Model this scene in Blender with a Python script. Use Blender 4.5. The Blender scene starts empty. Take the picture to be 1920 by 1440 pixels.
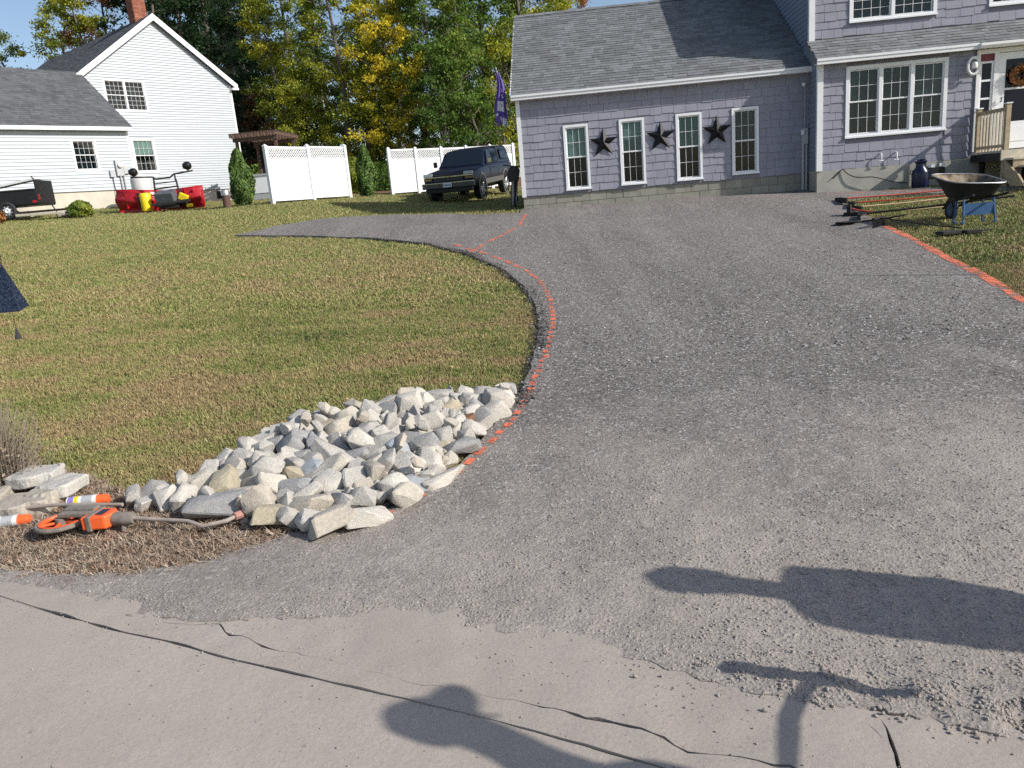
import bpy, bmesh, math, random
import numpy as np
from mathutils import Vector, Matrix, noise
from mathutils.geometry import delaunay_2d_cdt
R = math.radians
random.seed(7); rng = np.random.default_rng(7)
scene = bpy.context.scene
COL = scene.collection

# ------------------------------------------------------------------ camera, sky, sun, exposure
FPX, CX, CY, EYE = 1430.0, 960.0, 720.0, 1.6
_roll, _pitch = math.atan(0.086), math.atan(349 / FPX)
FW = np.array([0, math.cos(_pitch), -math.sin(_pitch)])
_r0 = np.array([1.0, 0, 0]); _u0 = np.cross(_r0, FW)
RT = math.cos(_roll) * _r0 - math.sin(_roll) * _u0
UP = math.sin(_roll) * _r0 + math.cos(_roll) * _u0
cam = bpy.data.cameras.new('camera'); camo = bpy.data.objects.new('camera', cam); COL.objects.link(camo)
cam.sensor_width = 36; cam.sensor_fit = 'HORIZONTAL'; cam.lens = 36 * FPX / 1920
cam.clip_start = 0.05; cam.clip_end = 2000
camo.matrix_world = Matrix(((RT[0], UP[0], -FW[0], 0), (RT[1], UP[1], -FW[1], 0), (RT[2], UP[2], -FW[2], EYE), (0, 0, 0, 1)))
scene.camera = camo
SUN_EL, SUN_AZ = 32.0, 115.0           # azimuth from +Y towards +X
world = bpy.data.worlds.new('World'); scene.world = world; world.use_nodes = True
_nt = world.node_tree
_sky = _nt.nodes.new('ShaderNodeTexSky'); _sky.sky_type = 'NISHITA'; _sky.sun_disc = False
_sky.sun_elevation = R(SUN_EL); _sky.sun_rotation = R(SUN_AZ); _sky.altitude = 100; _sky.dust_density = 1.3; _sky.air_density = 0.9; _sky.ozone_density = 0.6
_nt.links.new(_sky.outputs[0], _nt.nodes['Background'].inputs[0]); _nt.nodes['Background'].inputs[1].default_value = 0.135
sl = bpy.data.lights.new('sun', 'SUN'); sl.energy = 4.6; sl.angle = R(0.53); sl.color = (1.0, 0.955, 0.89)
so = bpy.data.objects.new('sun', sl); COL.objects.link(so)
sdir = Vector((math.sin(R(SUN_AZ)) * math.cos(R(SUN_EL)), math.cos(R(SUN_AZ)) * math.cos(R(SUN_EL)), math.sin(R(SUN_EL))))
so.rotation_euler = sdir.to_track_quat('Z', 'Y').to_euler()
scene.view_settings.view_transform = 'Standard'; scene.view_settings.look = 'None'
scene.view_settings.gamma = 1; scene.view_settings.use_curve_mapping = False
scene.view_settings.exposure = 0.12
scene.render.engine = 'CYCLES'
scene.cycles.use_denoising = False; scene.cycles.max_bounces = 6; scene.cycles.transparent_max_bounces = 8

# ------------------------------------------------------------------ terrain
_CP = [(-3, -3, 0), (3, -3, 0), (0, 0, 0), (-6, 1, 0), (6, 1, 0), (0, 2.2, 0), (3, 2.4, 0), (-3, 2.6, 0), (-1, 3.7, .0), (-3.2, 4.4, .02), (1.5, 4, .02),
       (-2.2, 5.0, .12), (-6, 4.6, .1), (0, 6.5, .07), (-2.5, 7, .28), (-6, 7, .36), (3, 6.5, .10), (5.5, 7, .14), (.3, 9, .30), (-4, 10, .6), (-9, 10, .75), (4, 9, .31),
       (8, 9.5, .38), (0, 12, .60), (4, 12, .59), (7.5, 12, .58), (12, 12, .55), (-3, 15.5, 1.08), (-9, 15, 1.25), (.5, 16, 1.0), (5, 15.5, .86), (8, 15, .83), (-5.7, 17, 1.30), (-1, 17.8, 1.2),
       (.66, 19, 1.29), (4, 18.6, 1.23), (7.3, 18.2, 1.175), (10, 17.5, 1.10), (14, 17, 1.05), (-2.5, 27.5, 1.66), (-.6, 27, 1.50), (.5, 31, 1.74), (-7.3, 26, 2.05), (-5.2, 29.5, 2.1),
       (-4.2, 33, 2.13), (-9.2, 29, 2.15), (-9.7, 28.5, 2.06), (-14.5, 31, 2.28), (-15.3, 29, 2.2), (-18, 31, 2.45), (-16, 34, 2.66), (-13.5, 42, 2.66), (-20, 20, 1.9), (-25, 30, 2.5),
       (-14, 16, 1.5), (-20, 6, .8), (14, 24, 1.2), (20, 12, .6), (20, 30, 1.5), (0, 45, 2.7), (-25, 50, 3.0), (20, 50, 2.4), (0, 70, 3.2), (-50, 60, 3.2), (50, 60, 3), (60, 0, 0), (-60, 0, .5), (0, -60, 0)]
_P = np.array(_CP, float)
def _U(r2): return np.where(r2 > 1e-12, 0.5 * r2 * np.log(np.maximum(r2, 1e-12)), 0)
_n = len(_P); _d2 = ((_P[:, None, :2] - _P[None, :, :2]) ** 2).sum(-1)
_A = np.zeros((_n + 3, _n + 3)); _A[:_n, :_n] = _U(_d2) + np.eye(_n) * 0.6
_A[:_n, _n] = 1; _A[:_n, _n + 1:] = _P[:, :2]; _A[_n, :_n] = 1; _A[_n + 1:, :_n] = _P[:, :2].T
_W = np.linalg.solve(_A, np.concatenate([_P[:, 2], [0, 0, 0]]))
def TZ(x, y):
    x = np.asarray(x, float); y = np.asarray(y, float)
    xs = np.clip(x, -60, 60); ys = np.clip(y, -60, 70)
    s = x.shape; q = np.stack([xs.ravel(), ys.ravel()], 1); out = np.zeros(len(q))
    for i in range(0, len(q), 20000):
        c = q[i:i + 20000]; d = ((c[:, None] - _P[None, :, :2]) ** 2).sum(-1)
        out[i:i + 20000] = _U(d) @ _W[:_n] + _W[_n] + c @ _W[_n + 1:]
    return out.reshape(s)
def tz(x, y): return float(TZ(np.array([x]), np.array([y]))[0])
def ray(u, v): return FW + RT * (u - CX) / FPX + UP * (CY - v) / FPX
def at(u, v, D):
    d = ray(u, v) * (D / ray(u, v)[1]); return Vector((d[0], d[1], d[2] + EYE))
def gp(u, v, lift=0.0):                      # where the sight line through a photo point meets the terrain
    d = ray(u, v); a = 0.5; t = np.concatenate([np.arange(1.2, 12, .02), np.arange(12, 70, .1)])
    x = d[0] * t; y = d[1] * t; z = EYE + d[2] * t - TZ(x, y) - lift
    k = np.argmax(z < 0)
    if z[k] >= 0: k = len(t) - 1
    f = z[k - 1] / (z[k - 1] - z[k] + 1e-9) if k > 0 else 0; tt = t[k - 1] + f * (t[k] - t[k - 1])
    return Vector((d[0] * tt, d[1] * tt, EYE + d[2] * tt))

# ------------------------------------------------------------------ materials
def mat(name, base=(.5, .5, .5), rough=.8, metal=0, **kw):
    m = bpy.data.materials.new(name); m.use_nodes = True
    b = m.node_tree.nodes['Principled BSDF']; b.inputs['Base Color'].default_value = (*base, 1)
    b.inputs['Roughness'].default_value = rough; b.inputs['Metallic'].default_value = metal
    if 'spec' in kw: b.inputs['Specular IOR Level'].default_value = kw['spec']
    if 'coat' in kw: b.inputs['Coat Weight'].default_value = kw['coat']; b.inputs['Coat Roughness'].default_value = .05
    return m
class NT:
    def __init__(s, m): s.t = m.node_tree; s.b = s.t.nodes['Principled BSDF']
    def n(s, ty, **kw):
        x = s.t.nodes.new(ty)
        for k, v in kw.items():
            if k.startswith('_'): setattr(x, k[1:], v)
            else: x.inputs[k.replace('__', ' ')].default_value = v
        return x
    def l(s, a, b): s.t.links.new(a, b)
    def pos(s): return s.n('ShaderNodeNewGeometry').outputs['Position']
    def obj(s): return s.n('ShaderNodeTexCoord').outputs['Object']
    def scaled(s, v, sc):
        x = s.n('ShaderNodeMapping'); x.inputs['Scale'].default_value = sc; s.l(v, x.inputs['Vector']); return x.outputs[0]
    def noise(s, v, scale, detail=4, rough=.6, dist=0):
        x = s.n('ShaderNodeTexNoise', Scale=scale, Detail=detail, Roughness=rough, Distortion=dist); s.l(v, x.inputs['Vector']); return x.outputs['Fac']
    def vor(s, v, scale, out='Distance', feat='F1'):
        x = s.n('ShaderNodeTexVoronoi', Scale=scale, _feature=feat); s.l(v, x.inputs['Vector']); return x.outputs[out]
    def ramp(s, v, stops, interp='LINEAR'):
        x = s.n('ShaderNodeValToRGB'); x.color_ramp.interpolation = interp; e = x.color_ramp.elements
        while len(e) < len(stops): e.new(.5)
        for i, (p, c) in enumerate(stops): e[i].position = p; e[i].color = (*c, 1) if len(c) == 3 else c
        s.l(v, x.inputs[0]); return x.outputs[0]
    def mix(s, f, a, b, mode='MIX'):
        x = s.n('ShaderNodeMix', _data_type='RGBA', _blend_type=mode)
        for k, v in ((0, f), (6, a), (7, b)):
            if isinstance(v, (int, float)): x.inputs[k].default_value = v if k == 0 else (v, v, v, 1)
            elif isinstance(v, tuple): x.inputs[k].default_value = (*v, 1)
            else: s.l(v, x.inputs[k])
        return x.outputs[2]
    def math(s, op, a, b=0.0, clamp=False):
        x = s.n('ShaderNodeMath', _operation=op, _use_clamp=clamp)
        for k, v in ((0, a), (1, b)):
            if isinstance(v, (int, float)): x.inputs[k].default_value = v
            else: s.l(v, x.inputs[k])
        return x.outputs[0]
    def maprange(s, v, a, b, c=0, d=1):
        x = s.n('ShaderNodeMapRange'); s.l(v, x.inputs[0])
        for k, q in ((1, a), (2, b), (3, c), (4, d)): x.inputs[k].default_value = q
        return x.outputs[0]
    def sep(s, v): x = s.n('ShaderNodeSeparateXYZ'); s.l(v, x.inputs[0]); return x.outputs
    def island(s): return s.n('ShaderNodeNewGeometry').outputs['Random Per Island']
    def orand(s): return s.n('ShaderNodeObjectInfo').outputs['Random']
    def col(s, v): s.l(v, s.b.inputs['Base Color'])
    def bump(s, h, strength=.5, dist=.01):
        x = s.n('ShaderNodeBump', Strength=strength, Distance=dist); s.l(h, x.inputs['Height']); s.l(x.outputs[0], s.b.inputs['Normal'])
G3 = lambda v: (v, v, v)
def varied(name, c, amt=.12, scale=6, rough=.8, rand=None, bump=0, bscale=60, **kw):
    """plain material with large soft wear noise, optional per-piece variation"""
    m = mat(name, c, rough, **kw); t = NT(m); p = t.obj() if rand != 'island' else t.pos()
    n = t.noise(p, scale, 5)
    lo = tuple(max(0, x * (1 - amt)) for x in c); hi = tuple(x * (1 + amt) for x in c)
    o = t.ramp(n, [(.3, lo), (.7, hi)])
    if rand: 
        r = t.island() if rand == 'island' else t.orand()
        o = t.mix(1.0, o, t.ramp(r, [(0, G3(1 - amt * 1.3)), (1, G3(1 + 0.0))]), 'MULTIPLY')
    t.col(o)
    if bump: t.bump(t.noise(p, bscale, 4), bump, .005)
    return m
M = {}
M['white'] = varied('white_vinyl', (.80, .81, .82), .03, 3, .5)
M['trim'] = varied('white_trim', (.78, .78, .79), .04, 4, .5)
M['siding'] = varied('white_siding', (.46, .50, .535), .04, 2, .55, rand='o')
M['shake'] = varied('mauve_shake', (.285, .288, .342), .09, 5, .75, rand='o', bump=.25, bscale=45)
M['bluecl'] = varied('slate_clapboard', (.21, .235, .30), .06, 3, .7, rand='o')
M['wallin'] = varied('house_wrap', (.20, .20, .24), .05, 3, .9)
M['found'] = varied('concrete_foundation', (.36, .35, .31), .15, 3, .9, bump=.3)
M['block'] = varied('concrete_block', (.31, .30, .25), .16, 5, .95, rand='o', bump=.5, bscale=70)
M['nfound'] = varied('pale_foundation', (.56, .52, .43), .10, 2, .9, bump=.2)
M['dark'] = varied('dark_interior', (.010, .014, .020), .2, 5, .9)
M['black'] = varied('black_paint', (.012, .012, .014), .3, 8, .38)
M['blackmatte'] = varied('black_grime', (.018, .016, .016), .4, 20, .8, bump=.4, bscale=120)
M['rubber'] = varied('rubber', (.018, .018, .02), .2, 20, .75)
M['steel'] = varied('galvanised_steel', (.45, .46, .47), .12, 12, .4, metal=.7)
M['chrome'] = mat('chrome', (.75, .76, .78), .12, 1)
M['grey'] = varied('grey_box', (.42, .43, .44), .06, 5, .5)
M['wood'] = varied('treated_wood', (.47, .37, .24), .2, 14, .8, rand='o', bump=.3)
M['woodpale'] = varied('weathered_pale_wood', (.62, .56, .44), .14, 12, .8, rand='o', bump=.3)
M['handle'] = varied('ash_handle', (.60, .44, .24), .15, 10, .6)
M['redpaint'] = varied('red_paint', (.42, .014, .022), .15, 4, .34)
M['redhandle'] = varied('red_fibreglass', (.45, .05, .03), .25, 10, .5)
M['yellow'] = varied('yellow_plastic', (.82, .62, .01), .06, 6, .5)
M['brown'] = varied('brown_pergola', (.11, .07, .05), .2, 5, .8)
M['blue'] = varied('blue_paint', (.03, .10, .24), .2, 8, .5)
M['navyjug'] = varied('navy_enamel', (.010, .014, .05), .2, 6, .3)
M['star'] = varied('black_tin', (.004, .0035, .005), .3, 8, .42, spec=.3)
M['orange'] = varied('orange_plastic', (.85, .13, .03), .1, 10, .45)
M['purple'] = varied('purple_cloth', (.13, .08, .34), .12, 8, .85)
M['maroon'] = varied('maroon_door', (.16, .02, .03), .1, 5, .5)
M['tank'] = varied('tank_plastic', (.62, .62, .60), .05, 5, .5)
M['tarp'] = varied('white_tarp', (.75, .76, .76), .06, 5, .6)
M['wreath'] = varied('dried_wreath', (.34, .15, .05), .45, 30, .95, rand='island')
M['skin'] = varied('skin', (.42, .23, .16), .05, 8, .5)
M['shirt'] = varied('hi_vis_shirt', (.55, .50, .06), .1, 8, .85)
M['jean'] = varied('denim', (.05, .07, .13), .15, 12, .9)
M['blind'] = varied('window_blind', (.26, .32, .36), .05, 5, .6)
M['blindlight'] = varied('pale_shade', (.24, .33, .32), .06, 3, .6)
M['dustyblack'] = varied('dusty_rubber', (.20, .175, .15), .3, 25, .9, bump=.3)
M['dustymetal'] = varied('dusty_tube', (.33, .28, .24), .2, 15, .8)
M['glassin'] = mat('lamp_glass', (.8, .8, .78), .25)

def glass_mat():
    m = bpy.data.materials.new('window_glass'); m.use_nodes = True; t = m.node_tree; t.nodes.clear()
    o = t.nodes.new('ShaderNodeOutputMaterial'); mx = t.nodes.new('ShaderNodeMixShader'); tr = t.nodes.new('ShaderNodeBsdfTransparent')
    gl = t.nodes.new('ShaderNodeBsdfGlossy'); gl.inputs['Roughness'].default_value = .02
    tr.inputs[0].default_value = (.62, .72, .70, 1); fr = t.nodes.new('ShaderNodeFresnel'); fr.inputs[0].default_value = 1.4
    ad = t.nodes.new('ShaderNodeMath'); ad.operation = 'ADD'; ad.inputs[1].default_value = .008
    t.links.new(fr.outputs[0], ad.inputs[0]); t.links.new(ad.outputs[0], mx.inputs[0]); t.links.new(tr.outputs[0], mx.inputs[1]); t.links.new(gl.outputs[0], mx.inputs[2])
    t.links.new(mx.outputs[0], o.inputs[0]); return m
M['glass'] = glass_mat()
def tinted():
    m = mat('tinted_glass', (.006, .008, .02), .04, spec=.22); return m
M['tint'] = tinted()

def shingle_mat(name, c):
    m = mat(name, c, .95); t = NT(m); p = t.pos()
    r = t.island(); o = t.ramp(r, [(0, tuple(x * .76 for x in c)), (.5, c), (1, tuple(x * 1.22 for x in c))])
    o = t.mix(1.0, o, t.ramp(t.noise(p, 90, 3), [(.3, G3(.7)), (.7, G3(1.25))]), 'MULTIPLY')
    o = t.mix(1.0, o, t.ramp(t.noise(p, .7, 3), [(.3, G3(.88)), (.7, G3(1.1))]), 'MULTIPLY')
    t.col(o); t.bump(t.noise(p, 160, 2), .4, .004); return m
M['shingle'] = shingle_mat('grey_shingle', (.172, .180, .186))
M['shingle2'] = shingle_mat('charcoal_shingle', (.105, .11, .118))

def brick_mat():
    m = mat('chimney_brick', (.3, .1, .06), .9); t = NT(m); o = t.mix(1.0, t.ramp(t.orand(), [(0, (.22, .07, .045)), (1, (.38, .15, .09))]), t.ramp(t.noise(t.obj(), 20, 3), [(.3, G3(.75)), (.7, G3(1.1))]), 'MULTIPLY'); t.col(o); return m
M['brick'] = brick_mat()

def dust_factor(t, p, y0, y1):
    """road dust lies thick by the street and thins out up the drive"""
    s = t.sep(p); yy = t.math('ADD', s[1], t.math('MULTIPLY', s[0], -.10))
    yy = t.math('ADD', yy, t.maprange(t.noise(p, .9, 5), .3, .7, -.9, .9))
    return t.maprange(yy, y0, y1, 1, 0)
def gravel_mat():
    m = mat('asphalt_millings', (.14, .13, .13), .92); t = NT(m); p = t.pos()
    big = t.noise(t.scaled(p, (1, .45, 1)), .9, 6)
    streak = t.noise(t.scaled(p, (2.2, .16, 1)), 1.0, 4, .6, .4)
    fine = t.noise(p, 38, 8, .85); vc = t.vor(p, 62, 'Color'); vc2 = t.vor(p, 150, 'Color')
    base = t.ramp(t.math('ADD', t.math('MULTIPLY', big, .5), t.math('MULTIPLY', streak, .5)), [(.36, (.140, .124, .112)), (.62, (.212, .191, .174))])
    base = t.mix(1.0, base, t.ramp(fine, [(.36, G3(.30)), (.5, G3(.95)), (.64, G3(1.75))]), 'MULTIPLY')
    r = t.sep(vc)[0]; r2 = t.sep(vc2)[1]
    base = t.mix(t.ramp(r, [(.89, G3(0)), (.93, G3(.8))]), base, (.46, .45, .44))
    base = t.mix(t.ramp(r, [(.06, G3(.8)), (.12, G3(0))]), base, (.04, .036, .038))
    base = t.mix(1.0, base, t.ramp(r2, [(0, G3(.6)), (1, G3(1.4))]), 'MULTIPLY')
    d = dust_factor(t, p, 2.6, 5.6); dd = t.math('MULTIPLY', d, t.ramp(fine, [(.36, G3(.45)), (.48, G3(1.0))]))
    dust = t.mix(1.0, t.ramp(t.noise(p, 3.0, 5), [(.3, (.355, .31, .268)), (.7, (.435, .385, .338))]), t.ramp(t.noise(p, 110, 4, .8), [(.36, G3(.6)), (.52, G3(1.05)), (.7, G3(1.2))]), 'MULTIPLY')
    t.col(t.mix(t.math('MULTIPLY', dd, .95), base, dust))
    h = t.math('ADD', t.math('MULTIPLY', fine, 1.0), t.math('MULTIPLY', t.vor(p, 70), -.55))
    t.bump(h, .7, .012); return m
M['gravel'] = gravel_mat()
def road_mat(name, tone=1.0):
    m = mat(name, (.4, .36, .33), .9); t = NT(m); p = t.pos()
    o = t.ramp(t.noise(p, 1.3, 6), [(.3, (.368 * tone, .318 * tone, .270 * tone)), (.7, (.43 * tone, .377 * tone, .326 * tone))])
    o = t.mix(1.0, o, t.ramp(t.noise(p, 75, 5, .8), [(.3, G3(.84)), (.6, G3(1.06))]), 'MULTIPLY')
    o = t.mix(t.ramp(t.noise(t.scaled(p, (1, 1, 1)), 26, 2), [(.70, G3(0)), (.76, G3(.55))]), o, (.17, .145, .125))
    sp = t.vor(p, 34); o = t.mix(t.ramp(sp, [(.05, G3(.7)), (.085, G3(0))]), o, (.13, .11, .095))
    o = t.mix(t.ramp(t.noise(p, 5.5, 6, .7, .5), [(.60, G3(0)), (.74, G3(.3))]), o, (.52, .47, .42))
    t.col(o); t.bump(t.math('ADD', t.noise(p, 60, 6, .8), t.math('MULTIPLY', t.noise(p, 7, 3), 1.2)), .35, .010); return m
M['road'] = road_mat('dusty_road'); M['apron'] = road_mat('dusty_apron', .97)
M['crack'] = mat('crack_depth', (.07, .06, .052), 1.0)

def grass_colour(t, p, gain=1.0):
    n1 = t.noise(p, .55, 5, .6, .3); n2 = t.noise(t.scaled(p, (.5, 1.8, 1)), 1.6, 5, .65); n3 = t.noise(p, 11, 4, .7)
    g = tuple(x * gain for x in (.125, .150, .034)); br = tuple(x * gain for x in (.250, .188, .092)); ye = tuple(x * gain for x in (.192, .200, .064)); dk = tuple(x * gain for x in (.080, .105, .026))
    o = t.ramp(t.math('ADD', t.math('MULTIPLY', n1, .5), t.math('MULTIPLY', n2, .5)), [(.37, dk), (.43, g), (.50, ye), (.57, br)])
    y = t.sep(p)[1]; far = t.maprange(y, 8, 17, 0, .65)
    o = t.mix(far, o, tuple(x * gain for x in (.175, .195, .060)))
    return t.mix(1.0, o, t.ramp(n3, [(.3, G3(.7)), (.7, G3(1.3))]), 'MULTIPLY')
def lawn_mat():
    m = mat('lawn_soil', (.1, .1, .05), .95); t = NT(m); p = t.pos()
    o = grass_colour(t, p, .95); o = t.mix(1.0, o, t.ramp(t.noise(p, 55, 6, .85), [(.32, G3(.42)), (.5, G3(.95)), (.7, G3(1.6))]), 'MULTIPLY')
    s = t.sep(p); y = t.math('ADD', s[1], t.maprange(t.noise(p, .5, 4), .3, .7, -1.5, 1.5))
    leaf = t.ramp(t.vor(p, 6, 'Color'), [(.2, (.10, .05, .03)), (.8, (.30, .15, .085))])
    leaf = t.mix(1.0, leaf, t.ramp(t.noise(p, 12, 4), [(.3, G3(.6)), (.7, G3(1.3))]), 'MULTIPLY')
    o = t.mix(t.maprange(y, 34.5, 36, 0, 1), o, leaf)
    t.col(o); t.bump(t.noise(p, 60, 6, .8), .8, .03); return m
M['lawn'] = lawn_mat()
def blade_mat(name, dry=0.0):
    m = mat(name, (.1, .1, .04), .7); t = NT(m); p = t.pos()
    if dry < 1:
        o = grass_colour(t, p, 1.12)
        o = t.mix(t.ramp(t.orand(), [(.62, G3(0)), (.7, G3(.65))]), o, (.34, .25, .125))
        o = t.mix(1.0, o, t.ramp(t.island(), [(0, G3(.55)), (1, G3(1.5))]), 'MULTIPLY')
    else:
        o = t.ramp(t.orand(), [(0, (.20, .13, .085)), (.35, (.31, .235, .165)), (.75, (.42, .35, .27)), (1, (.32, .17, .11))])
        o = t.mix(1.0, o, t.ramp(t.island(), [(0, G3(.6)), (1, G3(1.3))]), 'MULTIPLY')
    t.col(o); t.b.inputs['Subsurface Weight'].default_value = 0; return m
M['blade'] = blade_mat('grass_blades'); M['dryblade'] = blade_mat('dry_blades', 1)
def verge_mat():
    m = mat('dusty_verge', (.3, .25, .2), .95); t = NT(m); p = t.pos()
    o = t.ramp(t.noise(p, 6, 6, .75), [(.3, (.20, .135, .09)), (.5, (.31, .25, .195)), (.7, (.40, .345, .29))])
    o = t.mix(1.0, o, t.ramp(t.noise(p, 70, 6, .85), [(.35, G3(.5)), (.55, G3(1.05)), (.7, G3(1.4))]), 'MULTIPLY')
    t.col(o); t.bump(t.noise(p, 50, 6, .8), .8, .02); return m
M['verge'] = verge_mat()
def pebble_mat():
    m = mat('crushed_asphalt', (.12, .11, .11), .9); t = NT(m); p = t.pos()
    o = t.ramp(t.orand(), [(0, (.045, .041, .038)), (.45, (.135, .120, .110)), (.8, (.23, .21, .19)), (.93, (.38, .37, .36)), (1, (.55, .54, .53))])
    d = dust_factor(t, p, 2.6, 5.6); o = t.mix(t.math('MULTIPLY', d, .85), o, (.36, .316, .275)); t.col(o); return m
M['pebble'] = pebble_mat()
def dark_crumb():
    m = mat('broken_asphalt', (.05, .048, .047), .95); t = NT(m); t.col(t.ramp(t.orand(), [(0, (.022, .020, .020)), (.6, (.065, .060, .058)), (.9, (.14, .13, .125)), (1, (.35, .34, .33))])); return m
M['crumb'] = dark_crumb()
def spray_mat():
    m = mat('orange_spray', (.75, .12, .045), .8); t = NT(m); p = t.pos()
    o = t.ramp(t.noise(p, 40, 4), [(.3, (.62, .13, .06)), (.7, (.80, .22, .12))]); t.col(o)
    a = t.ramp(t.math('ADD', t.math('MULTIPLY', t.noise(p, 60, 5, .8), .6), t.math('MULTIPLY', t.noise(p, 9, 3), .4)), [(.452, G3(0)), (.51, G3(1))])
    t.l(a, t.b.inputs['Alpha']); return m
M['spray'] = spray_mat()
def rock_mat(name, c, spk=.25, sscale=70):
    m = mat(name, c, .88); t = NT(m); p = t.obj()
    o = t.ramp(t.noise(p, 7, 5), [(.3, tuple(x * .80 for x in c)), (.7, tuple(min(.85, x * 1.12) for x in c))])
    o = t.mix(t.ramp(t.noise(p, sscale, 3, .8), [(.56, G3(0)), (.68, G3(spk * 2))]), o, tuple(x * .35 for x in c))
    o = t.mix(t.ramp(t.noise(p, 3.5, 3), [(.62, G3(0)), (.75, G3(.35))]), o, (.45, .33, .18))
    o = t.mix(1.0, o, t.ramp(t.orand(), [(0, G3(.86)), (1, G3(1.06))]), 'MULTIPLY')
    t.col(o); t.bump(t.math('ADD', t.noise(p, 30, 5, .7), t.math('MULTIPLY', t.noise(p, 9, 4, .7), 1.5)), .55, .012); return m
ROCKM = {'white': rock_mat('white_granite', (.60, .565, .50), .3), 'cream': rock_mat('cream_stone', (.57, .53, .45), .25), 'pale grey': rock_mat('pale_granite', (.50, .475, .43), .45),
         'speckled grey': rock_mat('speckled_granite', (.38, .375, .365), .8, 90), 'beige': rock_mat('beige_stone', (.50, .45, .375), .3), 'bluish grey': rock_mat('bluish_stone', (.40, .43, .45), .3), 'rusty': rock_mat('rusty_stone', (.24, .12, .07), .3), 'yellowish': rock_mat('yellow_stone', (.50, .44, .32), .25)}

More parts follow.
